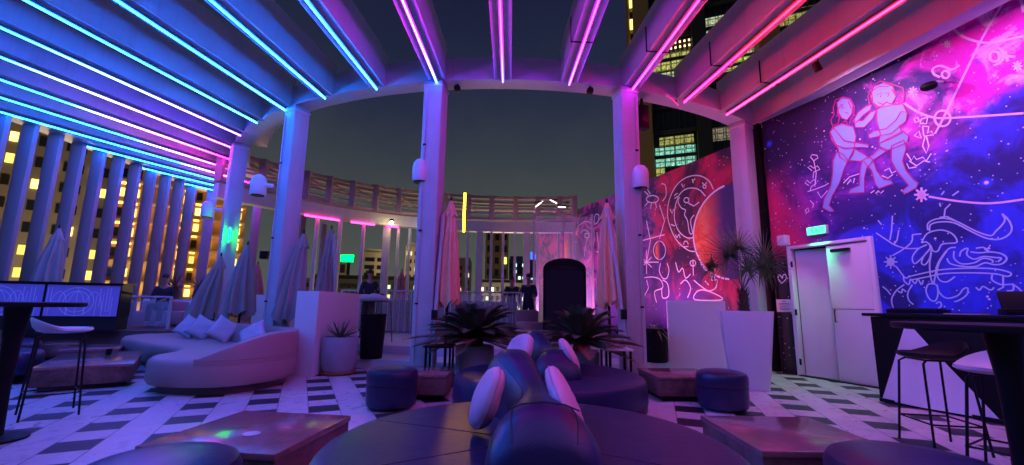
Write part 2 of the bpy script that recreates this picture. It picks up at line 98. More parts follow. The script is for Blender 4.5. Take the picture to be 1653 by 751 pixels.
class MB:
    def __init__(s): s.b=bmesh.new()
    def _x(s,vs,mt):
        if mt is not None:
            for v in vs: v.co=mt@v.co
    def box(s,c,d,rz=0,mt=None,bev=0):
        r=bmesh.ops.create_cube(s.b,size=1); vs=r['verts']
        T=Matrix.Translation(c)@Matrix.Rotation(rz,4,'Z')@Matrix.Diagonal((*d,1))
        for v in vs: v.co=T@v.co
        s._x(vs,mt)
        if bev:
            es=list({e for v in vs for e in v.link_edges}); bmesh.ops.bevel(s.b,geom=es,offset=bev,segments=2,affect='EDGES',profile=.5)
        return s
    def rings(s,rs,cap0=True,cap1=True,closed=True):
        L=[[s.b.verts.new(p) for p in r] for r in rs]; n=len(rs[0])
        for a,b in zip(L,L[1:]):
            for i in range(n if closed else n-1):
                j=(i+1)%n
                try: s.b.faces.new((a[i],a[j],b[j],b[i]))
                except ValueError: pass
        if cap0 and closed: s.b.faces.new(L[0][::-1])
        if cap1 and closed: s.b.faces.new(L[-1])
        return s
    def lathe(s,prof,c=(0,0,0),seg=32,mt=None,sxy=(1,1)):
        rs=[]
        for r,z in prof:
            R=[]
            for i in range(seg):
                p=Vector((r*cos(2*pi*i/seg)*sxy[0],r*sin(2*pi*i/seg)*sxy[1],z))
                if mt is not None: p=mt@p
                R.append(p+Vector(c))
            rs.append(R)
        return s.rings(rs)
    def tube(s,pts,r,seg=8,r1=None):
        pts=[Vector(p) for p in pts]; n=len(pts); rs=[]; up=None
        for i,p in enumerate(pts):
            t=(pts[min(i+1,n-1)]-pts[max(i-1,0)]).normalized()
            if up is None:
                up=Vector((0,0,1)) if abs(t.z)<.9 else Vector((1,0,0))
            a=t.cross(up).normalized(); b=a.cross(t).normalized(); up=b
            rr=r if r1 is None else r+(r1-r)*i/max(1,n-1)
            rs.append([p+a*rr*cos(2*pi*k/seg)+b*rr*sin(2*pi*k/seg) for k in range(seg)])
        return s.rings(rs)
    def prism(s,pts,z0,z1):
        return s.rings([[Vector((x,y,z0)) for x,y in pts],[Vector((x,y,z1)) for x,y in pts]])
    def sell(s,c,r,e1=.5,e2=.5,nu=24,nv=14,mt=None):
        f=lambda x,e: math.copysign(abs(x)**e,x); rs=[]
        for j in range(1,nv):
            ph=-pi/2+pi*j/nv; R=[]
            for i in range(nu):
                th=2*pi*i/nu
                p=Vector((r[0]*f(cos(ph),e1)*f(cos(th),e2),r[1]*f(cos(ph),e1)*f(sin(th),e2),r[2]*f(sin(ph),e1)))
                if mt is not None: p=mt@p
                R.append(p+Vector(c))
            rs.append(R)
        return s.rings(rs)
    def face(s,pts):
        s.b.faces.new([s.b.verts.new(p) for p in pts]); return s
    def build(s,name,m,parent=None,ang=35,bev=0,thick=0):
        if bev:
            es=[e for e in s.b.edges if len(e.link_faces)==2 and e.calc_face_angle(0)>radians(50)]
            bmesh.ops.bevel(s.b,geom=es,offset=bev,segments=2,affect='EDGES',profile=.5)
        bmesh.ops.recalc_face_normals(s.b,faces=s.b.faces)
        for f in s.b.faces: f.smooth=True
        for e in s.b.edges:
            if len(e.link_faces)==2: e.smooth = e.calc_face_angle(0)<radians(ang)
        me=bpy.data.meshes.new(name); s.b.to_mesh(me); s.b.free(); me.materials.append(m)
        return C2(bpy.data.objects.new(name,me),parent)
def arc(c,r,a0,a1,n): return [(c[0]+r*cos(a0+(a1-a0)*i/n),c[1]+r*sin(a0+(a1-a0)*i/n)) for i in range(n+1)]
def catmull(P,n=6,closed=True):
    out=[]; N=len(P); rng=range(N) if closed else range(N-1)
    for i in rng:
        g=lambda k: Vector(P[k%N]) if closed else Vector(P[max(0,min(N-1,k))])
        p0,p1,p2,p3=g(i-1),g(i),g(i+1),g(i+2)
        for k in range(n):
            t=k/n; out.append(.5*((2*p1)+(-p0+p2)*t+(2*p0-5*p1+4*p2-p3)*t*t+(-p0+3*p1-3*p2+p3)*t**3))
    if not closed: out.append(Vector(P[-1]))
    return out

# ---------------------------------------------------------------- materials
def paint(name,col,streak=.35):
    b=NB(name); co=b.n('TexCoord').outputs['Object']; v=b.n('Mapping',{'Vector':co,'Scale':(7,7,.35)}).outputs[0]
    a=b.noise(v,1.6,6,.7); c_=b.noise(co,1.1,6,.65); d=b.noise(co,14,5,.7)
    c=b.mix(b.math('MULTIPLY',b.ss(a,.50,.78),streak),col,[x*.45 for x in col]); c=b.mix(b.math('MULTIPLY',b.ss(c_,.5,.75),.35),c,[x*.6 for x in col]); c=b.mix(b.math('MULTIPLY',b.ss(d,.62,.70),.5),c,[x*.5 for x in col])
    return b.done(c,.55,0,b.math('ADD',d,b.math('MULTIPLY',c_,2.)),.35,.006)
M_conc=paint('painted_concrete',(.52,.53,.54))
M_fin=mat('fin_paint',(.22,.20,.20),.6,var=.12,scale=1.3,bump=.3,bscale=14)
M_beam=paint('beam_paint',(.62,.62,.64),.3)
M_white=mat('white_lacquer',(.78,.78,.78),.42,var=.05,scale=1.5,bump=.12,bscale=9)
M_door=mat('door_paint',(.76,.76,.78),.4,var=.05,scale=2,bump=.08)
M_black=mat('black_laminate',(.004,.004,.005),.55,var=.3,bump=.08,**{'Specular IOR Level':.18})
M_steel=mat('black_steel',(.006,.006,.007),.45,0,bump=.03,**{'Specular IOR Level':.25})
M_navy=mat('navy_leather',(.016,.016,.060),.33,var=.25,scale=2.2,bump=.25,bscale=55,bdist=.002,**{'Specular IOR Level':.35})
def leather():
    b=NB('navy_leather'); co=b.n('TexCoord').outputs['Object']; g=b.n('TexVoronoi',{'Vector':co,'Scale':140.}).outputs['Distance']; wv=b.noise(co,4.5,4,.55,1.6); f=b.noise(co,1.8,5,.6)
    c=b.mix(f,(.012,.012,.046),(.022,.021,.075)); w=b.noise(co,22,5,.7); c=b.mix(b.math('MULTIPLY',b.ss(w,.60,.72),.35),c,(.05,.05,.08))
    h=b.math('ADD',b.math('MULTIPLY',g,.12),b.math('MULTIPLY',wv,.7)); return b.done(c,b.math('MULTIPLY_ADD',f,.2,.24),0,h,.35,.012,**{'Specular IOR Level':.45})
M_navy=leather()
M_nseam=mat('seam_piping',(.010,.010,.02),.5)
M_base=mat('dark_plinth',(.006,.006,.007),.7)
M_gfab=mat('grey_upholstery',(.36,.24,.23),.62,var=.08,scale=2,bump=.2,bscale=70,bdist=.002)
M_cush=mat('cushion_fabric',(.46,.47,.54),.8,var=.12,scale=5,bump=.5,bscale=18,bdist=.01)
M_pink=mat('pillow_fabric',(.85,.42,.52),.6,var=.12,scale=6,bump=.35,bscale=22,bdist=.006)
M_pinkp=mat('pillow_piping',(.60,.30,.42),.6)
M_umb=mat('umbrella_fabric',(.31,.26,.23),.85,var=.15,scale=4,bump=.3,bscale=30)
M_umbp=mat('umbrella_fabric_salmon',(.88,.52,.30),.85,var=.14,scale=4,bump=.3,bscale=30)
M_umbr=mat('umbrella_fabric_red',(.42,.16,.18),.85,var=.14,scale=4,bump=.3)
M_wood=mat('weathered_wood',(.40,.31,.30),.75,var=.4,scale=3,bump=.5,bscale=20)
M_deck=mat('dark_decking',(.10,.07,.07),.5,var=.4,scale=3,bump=.3)
M_pot=mat('concrete_pot',(.30,.30,.33),.7,var=.25,scale=5,bump=.6,bscale=25)
M_terra=mat('terracotta',(.30,.10,.06),.7)
M_leafd=mat('cycad_leaf',(.085,.095,.055),.5,var=.4,scale=9)
M_leafb=mat('dry_leaf',(.20,.09,.05),.6,var=.5,scale=9)
M_leafg=mat('palm_leaf',(.13,.20,.075),.45,var=.4,scale=9)
M_aloe=mat('aloe_leaf',(.13,.16,.10),.5,var=.3,scale=14)
M_trunk=mat('palm_trunk',(.10,.065,.04),.85,var=.5,scale=25,bump=.8,bscale=50,bdist=.02)
M_soil=mat('soil',(.03,.02,.015),.9)
M_skin=mat('skin',(.30,.17,.12),.55)
M_cloth=mat('dark_clothes',(.012,.012,.018),.8)
M_hair=mat('dark_hair',(.012,.009,.008),.6)
M_step=mat('step_tile',(.50,.52,.56),.45,var=.08,scale=2,bump=.1)
M_stone_wall=mat('dark_rockface',(.10,.09,.10),.8,var=.5,scale=7,bump=1,bscale=12,bdist=.05)

def stone_top():
    b=NB('stone_tabletop'); co=b.n('TexCoord').outputs['Object']
    f=b.noise(co,2.2,8,.65,.6); v=b.noise(co,9,6,.6,1.2)
    c=b.mix(b.ss(f,.35,.65),(.24,.105,.10),(.33,.155,.14)); c=b.mix(b.ss(v,.52,.56),c,(.22,.13,.12))
    r=b.math('MULTIPLY_ADD',v,.22,.03,clamp=True)
    return b.done(c,r,0,b.noise(co,16,6,.7),.25,.005)
M_top=stone_top()
def rock_side():
    b=NB('red_stone_side'); co=b.n('TexCoord').outputs['Object']
    f=b.noise(co,3.5,8,.7,.8); c=b.mix(b.ss(f,.3,.7),(.05,.025,.022),(.20,.10,.085))
    return b.done(c,.45,0,b.noise(co,9,8,.75),.6,.03)
M_side=rock_side()

def floor_mat(ang,ox,oy,name):
    # white stone tiles with a dark tile at every other position in both directions
    b=NB(name); P=.322
    g=b.n('NewGeometry').outputs['Position']
    mp=b.n('Mapping',{'Vector':g,'Location':(-ox,-oy,0)},vector_type='POINT').outputs[0]
    ro=b.n('VectorRotate',{'Vector':mp,'Angle':ang},rotation_type='Z_AXIS').outputs[0]
    s=b.n('SeparateXYZ',{0:ro}); X,Y=s.outputs[0],s.outputs[1]
    def cell(v,off=0.): 
        q=b.math('DIVIDE',v,P); return q,b.math('FLOOR',q)
    qx,ix=cell(X); qy,iy=cell(Y)
    mx=b.math('FLOORED_MODULO',ix,2.) ; my=b.math('FLOORED_MODULO',iy,2.)
    dark=b.math('MULTIPLY',b.math('LESS_THAN',mx,.5),b.math('LESS_THAN',my,.5))
    fx=b.math('FRACT',qx); fy=b.math('FRACT',qy)
    def edge(f): return b.math('LESS_THAN',b.math('ABSOLUTE',b.math('SUBTRACT',f,.5)),.484)
    # in the white column the stone is laid in long slabs: joints only on the column lines
    jt=b.math('SUBTRACT',1.,b.math('MULTIPLY',edge(fx),b.math('MAXIMUM',edge(fy),b.math('GREATER_THAN',mx,.5))))
    cid=b.n('CombineXYZ',{0:ix,1:iy}).outputs[0]; rnd=b.n('TexWhiteNoise',{'Vector':cid}).outputs[0]
    vein=b.noise(g,3.0,8,.7,1.5); st=b.noise(g,1.1,4)
    w=b.mix(b.ss(vein,.50,.62),(.66,.64,.64),(.50,.49,.50)); w=b.mix(b.math('MULTIPLY',rnd,.45),w,(.50,.50,.52))
    w=b.mix(b.math('MULTIPLY',b.ss(st,.5,.75),.35),w,(.35,.33,.34))
    d=b.mix(rnd,(.010,.011,.015),(.028,.028,.036)); c=b.mix(dark,w,d); c=b.mix(b.math('MULTIPLY',jt,.85),c,(.10,.10,.11))
    r=b.math('ADD',b.math('MULTIPLY_ADD',vein,.30,.16),b.math('MULTIPLY',dark,.22))
    return b.done(c,r,0,b.math('MULTIPLY_ADD',jt,-.6,b.math('MULTIPLY',vein,.15)),.3,.004)
# ---------------------------------------------------------------- ground, floor, terraces
o=MB().box((0,600,-60.5),(3600,3600,1)).build('city_ground',mat('night_ground',(.03,.03,.03),.9)); meta(o,kind='structure')
XS=.42
FL=[(-12.5,-7),(XS,-7),(XS,19),(-12.5,19)]; FR=[(XS,-7),(9,-7),(9,19),(XS,19)]
o=MB().prism(FL,-.3,0).build('floor',floor_mat(radians(-25.5),-2.75,6.18,'tile_floor_left')); meta(o,kind='structure')
o=MB().prism(FR,-.3,0).build('floor',floor_mat(radians(18.5),3.38,5.57,'tile_floor_right')); meta(o,kind='structure')
# raised terrace with two steps (fronts follow the ring)
RC=(-.1,15.85)
def ringpts(R,a0,a1,n): return [(RC[0]+R*sin(a),RC[1]-R*cos(a)) for a in [a0+(a1-a0)*i/n for i in range(n+1)]]
def terrace(name,R,z0,z1,x0,x1):
    a0=math.asin((x0-RC[0])/R); a1=math.asin((x1-RC[0])/R)
    p=ringpts(R,a0,a1,16)+[(x1,18.9),(x0,18.9)]
    return meta(MB().prism(p,z0,z1).build(name,M_step,bev=.008),kind='structure')
terrace('lower_step',7.95,.003,.17,-3.05,3.1)
terrace('terrace',7.05,.173,.34,-5.2,3.2)
o=MB().prism([(-12.4,9.5),(-8.0,10.1),(-6.9,11.6),(-5.23,12.5),(-5.23,18.8),(-12.4,18.8)],.003,.5).build('side_deck',M_deck,bev=.01); meta(o,kind='structure')

# ---------------------------------------------------------------- pergola ring, beams, light strips
PR=Vector((-.2,34.5,0))
def ring_t(k,R=8.8,extra=0):   # where the ray from PR with slope k meets the ring
    d=Vector((k,-1,0)).normalized(); c=Vector((RC[0],RC[1],0)); m=PR-c
    bq=m.dot(d); cq=m.dot(m)-R*R; D=bq*bq-cq
    t=-bq+math.sqrt(max(D,0)); return PR+d*t
def ring_mesh(R0,R1,z0,z1,a0,a1,n=64):
    b=MB(); rs=[]
    for i in range(n+1):
        a=a0+(a1-a0)*i/n; f=lambda R,z: Vector((RC[0]+R*sin(a),RC[1]-R*cos(a),z))
        rs.append([f(R0,z0),f(R1,z0),f(R1,z1),f(R0,z1)])
    return b.rings(rs)
pg=thing('pergola','curved white pergola with radial ceiling beams carried by five columns','pergola',(0,0,0))
ring_mesh(8.45,8.8,5.1,5.52,-radians(78),radians(38)).build('ring_beam',M_beam,pg,bev=.012)
cols=[(-6.93,10.5,45),(-4.42,8.35,29),(-1.40,7.27,10),(2.02,7.38,-14),(4.85,8.75,-34)]
for x,y,a in cols:
    b=MB().box((x,y,2.55),(.335,.335,5.098),radians(-a)); c=b.build('column',M_conc,pg,bev=.015)
    MB().box((x,y,5.0),(.355,.355,.05),radians(-a)).build('collar',M_beam,c,bev=.006)
for x,y,a in cols[1:4]:
    q=Matrix.Translation((x,y,0))@Matrix.Rotation(radians(-a),4,'Z'); s_=-1 if x<0 else 1
    MB().tube([q@Vector((s_*.10,-.179,.3)),q@Vector((s_*.10,-.179,4.9))],.011,6).build('conduit',M_conc,pg)
    for z in (1.2,2.4,3.9): MB().box(tuple(q@Vector((s_*.10,-.180,z))),(.05,.03,.03),radians(-a)).build('clip',M_steel,pg)
M_chan=mat('channel_aluminium',(.16,.16,.17),.5)
def strip_mat(name,c0,c1,s,y0,y1,x0):   # strip colour runs from c0 (far end) to c1; unseen rear part recoloured and brightened as fill light
    b=NB(name); u=b.n('SeparateXYZ',{0:b.n('NewGeometry').outputs['Position']}).outputs[1]
    c=b.mix(b.ss(u,y0,y1),c0,c1); c=b.mix(b.ss(u,4.2,2.6),c,(.60,.17,.95) if x0>1.5 else ((.32,.20,1.) if x0>-1.6 else (.04,.15,1.))); s=b.math('MULTIPLY_ADD',b.ss(u,4.2,2.6),(66. if x0>-1.6 else 84.)-s,s); e=b.n('Emission',{'Color':c,'Strength':s}); b.t.links.new(e.outputs[0],b.out.inputs[0]); return b.m
BL=(.004,.13,1.); CY=(.008,.16,1.); PK=(.80,.004,.62); VI=(.30,.02,1.); MG=(1.,.006,.10); RD=(1.,.004,.012)
def kk(i): return .0425*i if i>-5 else -.2117-.0395*(-5-i)
S=STRIP
scheme={}
for i in range(-13,5):
    if i<=-8: c=(PK,BL,S*1.2)
    elif i==-7: c=((.35,.02,.9),BL,S*1.2)
    elif i==-6: c=((.12,.03,1.),BL,S*1.3)
    elif i<=-2: c=(CY,BL,S*1.35)
    elif i==-1: c=((.01,.08,1.),(.55,.02,.95),S)
    elif i==0: c=((.12,.035,1.),(.60,.01,.85),S*.6)
    elif i==1: c=((.30,.02,1.),(.55,.008,.9),S*.6)
    elif i==2: c=((.55,.010,.85),MG,S*.6)
    elif i==3: c=((1.,.006,.22),RD,S*.6)
    else: c=((1.,.008,.08),(1.,.006,.03),S*.6)
    scheme[i]=c
HB=.62
ords={-13:'thirteenth',-12:'twelfth'}
for i in list(range(-13,6)):
    k=kk(i); p=ring_t(k,8.79); d=Vector((k,-1,0)).normalized()
    far=p-d*.34*0
    # near end: the slatted wall (x=-11) on the left, behind the camera elsewhere
    if k<0:
        tx=(-11.0-PR.x)/d.x; ty=(-1.2-PR.y)/d.y; t=min(tx,ty)
    else: t=(-1.2-PR.y)/d.y
    if k>0:
        # right beams stop at the mural wall line
        pass
    q=PR+d*t
    L=(q-p).length
    ax=atan2(-d.x,d.y) # rotation so that local -y... 
    rz=atan2(d.y,d.x)-pi/2
    mid=(p+q)/2
    T=Matrix.Translation((mid.x,mid.y,0))@Matrix.Rotation(rz,4,'Z')
    b=MB().box((0,-.0,5.10+HB/2+.002),(.30,L-.004,HB),mt=T)
    bo=b.build('beam',M_beam,pg,bev=.012)
    # cable tie / conduit round the beam
    if i in (1,2,3,4):
        b=MB()
        for yy in (-L/2+1.2,):
            b.box((0,yy,5.095),(.37,.018,.012),mt=T).box((-.178,yy,5.3),(.014,.018,.42),mt=T).box((.178,yy,5.3),(.014,.018,.42),mt=T)
        b.build('strap',M_steel,bo)
    if i<=4:
        c0,c1,s=scheme[i]
        rot=thing_loc=None
        b=MB(); L2=L-.06
        b.box((0,0,0),(.017,L2,.018))
        # keep the strip in its own frame so that the colour runs along it
        so=b.build('light_strip',strip_mat('strip_light',c0,c1,s,(p.y if i>-6 else p.y-.02*(p.y-q.y)),(p.y-.62*(p.y-max(q.y,4.6)) if i>-6 else p.y-.36*(p.y-q.y)),p.x),pg)
        so.location=(mid.x+.0,mid.y,5.035); so.rotation_euler=(0,0,rz)
        MB().box((0,0,.016),(.066,L2,.007)).box((0,0,.042),(.014,L2,.044)).build('mounting_channel',M_chan,so)
meta(pg,cat='pergola')
# far cross rails above the ring
b=MB()
ring_mesh(7.9,7.98,5.75,5.83,-radians(60),radians(45)).build('top_rail',M_beam,pg)
ring_mesh(7.9,7.98,5.95,6.03,-radians(60),radians(45)).build('top_rail',M_beam,pg)
ring_mesh(8.0,8.44,5.53,5.56,-radians(60),radians(45)).build('top_rail',M_beam,pg)

# ---------------------------------------------------------------- slatted wall on the left
fin=MB().box((0,0,2.75),(.30,.11,4.69),bev=.01).build('fin',M_fin)
def fins(name,label,cat,places,extra=None,first=[fin]):
    t=thing(name,label,cat)
    for (x,y,r,z0,z1) in places:
        f=fin.copy(); sc.collection.objects.link(f); f.parent=t; f.location=(x,y,z0-.405*(z1-z0)/4.69); f.rotation_euler=(0,0,r); f.scale=(1,1,(z1-z0)/4.69)
    return t
pl=[(-11.0,4.9+.56*i,0,.5,5.09) for i in range(18)]
pl+=[(-10.75,15.1,radians(25),.5,5.09),(-10.35,15.75,radians(40),.5,5.09),(-9.8,16.3,radians(55),.5,5.09),(-9.15,16.75,radians(70),.5,5.09),(-8.4,17.1,radians(80),.5,5.09),(-7.6,17.3,radians(90),.5,4.3)]
t=fins('slatted_wall','tall wall of pale upright concrete fins along the left edge of the terrace','wall',pl)
MB().prism([(-11.3,4.6),(-10.7,4.6),(-10.7,15),(-10.3,15.6),(-8.6,17.0),(-8.8,17.5),(-10.7,16.2),(-11.3,15.2)],5.1,5.4).build('head_beam',M_beam,t)
MB().prism([(-11.3,4.6),(-10.7,4.6),(-10.7,15),(-10.3,15.6),(-8.6,17.0),(-8.8,17.5),(-10.7,16.2),(-11.3,15.2)],.0,.49).build('kerb',M_conc,t)
bpy.data.objects.remove(fin)
# back arc: posts under a white lintel, timber rings above
BK=[(-8.1,11.6),(-7.5,12.6),(-6.7,13.7),(-5.6,14.8),(-4.2,15.7),(-2.6,16.3),(-.8,16.6),(1.0,16.6),(2.4,16.4)]
BP=catmull(BK,4,False)
def ribbon_wall(P,z0,z1,w0,w1):
    rs=[]
    for i,p in enumerate(P):
        t_=(P[min(i+1,len(P)-1)]-P[max(i-1,0)]).normalized(); n_=Vector((-t_.y,t_.x))
        a=p+n_*w0; c=p+n_*w1
        rs.append([Vector((a.x,a.y,z0)),Vector((c.x,c.y,z0)),Vector((c.x,c.y,z1)),Vector((a.x,a.y,z1))])
    return MB().rings(rs)
t=thing('back_colonnade','curved back colonnade of slim white posts under a pale lintel facing the city','colonnade')
ribbon_wall(BP,4.0,4.4,0,.3).build('lintel',M_conc,t)
acc=0; last=BP[0]; k=0
for i in range(1,len(BP)):
    seg=(BP[i]-last).length; acc+=seg; last=BP[i]
    if acc>=.42 and i>6:
        acc=0; f=MB().box((BP[i].x,BP[i].y+.15,2.17),(.10 if k%4 else .26,.12,3.65),0).build('post',M_conc,t,bev=.006); k+=1
def strip_arc(name,i0,i1,col,s,lab):
    P=BP[i0:i1]; o=ribbon_wall(P,3.93,3.975,-.05,-.01).build(name,emis(name,col,s)); return meta(o,lab,'light strip',group='pink light strips under the back lintel')
strip_arc('light_strip',8,12,(1,.03,.35),9,'longest pink light strip under the back lintel, beside the second column')
strip_arc('light_strip',12,15,(1,.03,.35),9,'middle pink light strip under the back lintel, left of a bright spotlight')
strip_arc('light_strip',15,17,(1,.03,.35),9,'shortest pink light strip under the back lintel, nearest the centre column')
t=thing('timber_ring','weathered timber ring structure with uprights curving round the back of the courtyard','timber frame')
for z0,z1,w0,w1 in ((5.32,5.42,.0,.2),(5.06,5.11,.25,.35),(4.88,4.93,.0,.1),(4.70,4.75,.0,.1),(4.46,4.56,-.05,.3)): ribbon_wall(BP,z0,z1,w0,w1).build('ring_rail',M_wood,t)
P2=[p+Vector((0,1.6)) for p in BP]
for z0,z1,w0,w1 in ((5.5,5.6,0,.2),(5.2,5.26,0,.2)): ribbon_wall(P2,z0,z1,w0,w1).build('ring_rail',M_wood,t)
for i in range(0,len(BP),2):
    MB().box((BP[i].x,BP[i].y-.05,4.93),(.2,.1,.98),0).build('upright',M_wood,t,bev=.008)
    a,c=BP[i],P2[i]; d=c-a
    MB().box(((a.x+c.x)/2,(a.y+c.y)/2+.2,5.20),(.12,d.length,.09)).build('rafter',M_wood,t)

# ---------------------------------------------------------------- mural wall (local x = along wall towards camera, local -y = room side)
WA=atan2(-.9404,.34)
def wall_thing(name,label,cat,y=0): 
    t=thing(name,label,cat,(5.38,8.35,0),WA); return t
def mural_near():
    b=NB('mural_nebula'); co=b.n('TexCoord').outputs['Object']; s=b.n('SeparateXYZ',{0:co}); U,V=s.outputs[0],s.outputs[2]
    n1=b.noise(co,.75,8,.62,.7); n2=b.noise(b.n('VectorMath',{0:co,1:(7,3,5)},operation='ADD').outputs[0],1.3,8,.62,1.2); n3=b.noise(co,2.6,8,.7,.9)
    # violet ground
    c=b.mix(b.ss(n2,.38,.66),(.05,.012,.22),(.30,.04,.62))
    # dark navy at the upper left
    du=b.math('ADD',b.math('MULTIPLY',V,.9),b.math('MULTIPLY',U,-.75)); du=b.math('ADD',du,b.math('MULTIPLY',b.math('SUBTRACT',n1,.5),2.2))
    c=b.mix(b.ss(du,1.9,3.9),c,(.012,.010,.055))
    # magenta bank to the upper right
    mg=b.math('ADD',b.math('ADD',b.math('MULTIPLY',U,.9),b.math('MULTIPLY',V,.12)),b.math('MULTIPLY',b.math('SUBTRACT',n2,.5),3.6))
    mgm=b.ss(mg,2.1,3.1); c=b.mix(mgm,c,(.85,.025,.60)); c=b.mix(b.math('MULTIPLY',mgm,b.ss(n3,.50,.64)),c,(1.,.55,.95))
    c=b.mix(b.math('MULTIPLY',mgm,b.ss(n1,.56,.68)),c,(.10,.02,.30))
    # blue bank lower right
    bl=b.math('ADD',b.math('SUBTRACT',b.math('MULTIPLY',U,.75),b.math('MULTIPLY',V,1.25)),b.math('MULTIPLY',b.math('SUBTRACT',n1,.5),1.6))
    blm=b.ss(bl,-2.9,-2.2); bc=b.mix(b.ss(n2,.40,.62),(.010,.012,.20),(.025,.05,.85)); c=b.mix(blm,c,bc)
    # red/pink haze low on the left
    rd=b.math('ADD',b.math('MULTIPLY',U,-1.3),b.math('MULTIPLY',V,-.55)); rd=b.math('ADD',rd,b.math('MULTIPLY',b.math('SUBTRACT',n2,.5),2.))
    c=b.mix(b.math('MULTIPLY',b.ss(rd,-2.6,-1.3),b.ss(V,4.2,3.4)),c,(.62,.02,.14))
    c=b.mix(b.math('MULTIPLY',b.ss(U,.02,-.04),b.ss(b.math('ADD',V,b.math('MULTIPLY',b.math('SUBTRACT',n2,.5),1.2)),2.6,2.0)),c,(.014,.010,.014))
    # stars
    for sc_,th,colr in ((14.,.16,(.9,.85,.95)),(6.5,.12,(.95,.9,.95)),(1.6,.055,(.75,.85,1.))):
        v=b.n('TexVoronoi',{'Vector':co,'Scale':sc_}); r=b.n('SeparateColor',{0:v.outputs['Color']}).outputs[0]
        m=b.math('MULTIPLY',b.ss(v.outputs['Distance'],th,th*.55),b.math('GREATER_THAN',r,.45))
        if sc_<2: c=b.mix(b.math('MULTIPLY',b.ss(v.outputs['Distance'],.16,.05),b.math('GREATER_THAN',r,.45)),c,(.02,.08,.9))
        c=b.mix(m,c,colr)
    return b.done(c,.55,0,b.noise(co,30,3),.08,.003)
def mural_far():
    b=NB('mural_crimson'); co=b.n('TexCoord').outputs['Object']; s=b.n('SeparateXYZ',{0:co}); U,V=s.outputs[0],s.outputs[2]
    n1=b.noise(co,.8,8,.65,.9); n2=b.noise(b.n('VectorMath',{0:co,1:(3,9,1)},operation='ADD').outputs[0],1.6,8,.68,1.1)
    c=b.mix(b.ss(n1,.42,.62),(.045,.008,.06),(.70,.012,.10))
    q=b.math('ADD',U,b.math('MULTIPLY',b.math('SUBTRACT',n2,.5),5.))
    nav=b.mix(b.ss(n2,.4,.62),(.03,.015,.12),(.28,.10,.50))
    c=b.mix(b.ss(q,-3.4,-4.6),c,nav); c=b.mix(b.math('MULTIPLY',b.ss(q,-5.6,-7.6),b.ss(n2,.42,.6)),c,(.75,.03,.35))
    low=b.math('ADD',V,b.math('MULTIPLY',b.math('SUBTRACT',n1,.5),3.)); c=b.mix(b.math('MULTIPLY',b.ss(low,2.3,1.2),b.ss(U,-1.5,-3.)),c,(.10,.04,.30))
    c=b.mix(b.ss(n2,.64,.70),c,(.85,.30,.45))
    for sc_,th,colr in ((9.,.13,(.9,.8,.9)),(3.2,.08,(.7,.8,1.))):
        v=b.n('TexVoronoi',{'Vector':co,'Scale':sc_}); r=b.n('SeparateColor',{0:v.outputs['Color']}).outputs[0]
        c=b.mix(b.math('MULTIPLY',b.ss(v.outputs['Distance'],th,th*.5),b.math('GREATER_THAN',r,.6)),c,colr)
    return b.done(c,.55,0,b.noise(co,30,3),.08,.003)
U0,U1=-.35,15.5
wn=wall_thing('mural_wall','near wall painted with violet and blue nebulae, two dancing figures and a lion in line art','painted wall')
b=MB()
b.box(((U0+.0)/2-.0,.15,2.9),(abs(U0)-.0,.3,5.8)).box(((0+1.47)/2,.15,(2.40+5.8)/2),(1.47,.3,3.40)).box(((1.47+U1)/2,.15,2.9),(U1-1.47,.3,5.8))
bmesh.ops.remove_doubles(b.b,verts=b.b.verts,dist=1e-4)
b.build('painting',mural_near(),wn)
wf=wall_thing('mural_wall','far wall painted crimson with an orange planet, a zodiac wheel and a ram','painted wall')
MB().box((-6.5,.32,2.475),(12.3,.3,4.95)).build('painting',mural_far(),wf)
def ribbon(b,pts,wd,y):
    P=[Vector((p[0],p[1])) for p in pts]; n=len(P); L_=[]; R_=[]
    for i in range(n):
        a=P[max(i-1,0)]; c=P[min(i+1,n-1)]; t_=(c-a)
        if t_.length<1e-6: t_=Vector((1,0))
        t_.normalize(); n_=Vector((-t_.y,t_.x))*wd/2
        L_.append(P[i]+n_); R_.append(P[i]-n_)
    vs=[(b.b.verts.new((l.x,y,l.y)),b.b.verts.new((r.x,y,r.y))) for l,r in zip(L_,R_)]
    for (a,c),(d,e) in zip(vs,vs[1:]): b.b.faces.new((a,c,e,d))
def lines(name,paths,wd,m,par,y=-.004,smooth=True):
    b=MB()
    for p in paths:
        if len(p)>3 and smooth: p=[tuple(v) for v in catmull([tuple(q) for q in p],4,False)]
        ribbon(b,p,wd,y)
    return b.build(name,m,par)
ML_w=mat('mural_white_paint',(.95,.93,1.),.5,var=.05); ML_p=mat('mural_pink_paint',(1.,.70,.95),.5,var=.05)
ML_b=mat('mural_pale_blue_paint',(.55,.72,1.),.5,var=.05); ML_f=mat('mural_figure_paint',(.28,.44,.78),.5,var=.08); ML_r=mat('mural_crimson_paint',(.55,.02,.22),.5)
fg=None
b=MB()
for i,p in enumerate(ART['fill']): b.face([(q[0],-.002-.0006*i,q[1]) for q in p])
b.build('painted_figures',ML_f,wn)
lines('figure_outline',ART['red'],.018,ML_r,wn,-.013,False)
lines('painted_sprigs',ART['white'],.017,ML_w,wn,-.005,False)
lines('constellation_lines',ART['pink'],.028,ML_p,wn,-.006)
lines('lion_outline',ART['lion'],.019,ML_b,wn,-.005)
lines('zodiac_outline',ART['far'],.030,ML_w,wf,.158)
def planet(cu_,cv,r,ry,par,name,m,y):
    b=MB(); b.face([(cu_+r*cos(a),y,cv+ry*sin(a)) for a in [2*pi*i/48 for i in range(48)]]); return b.build(name,m,par)
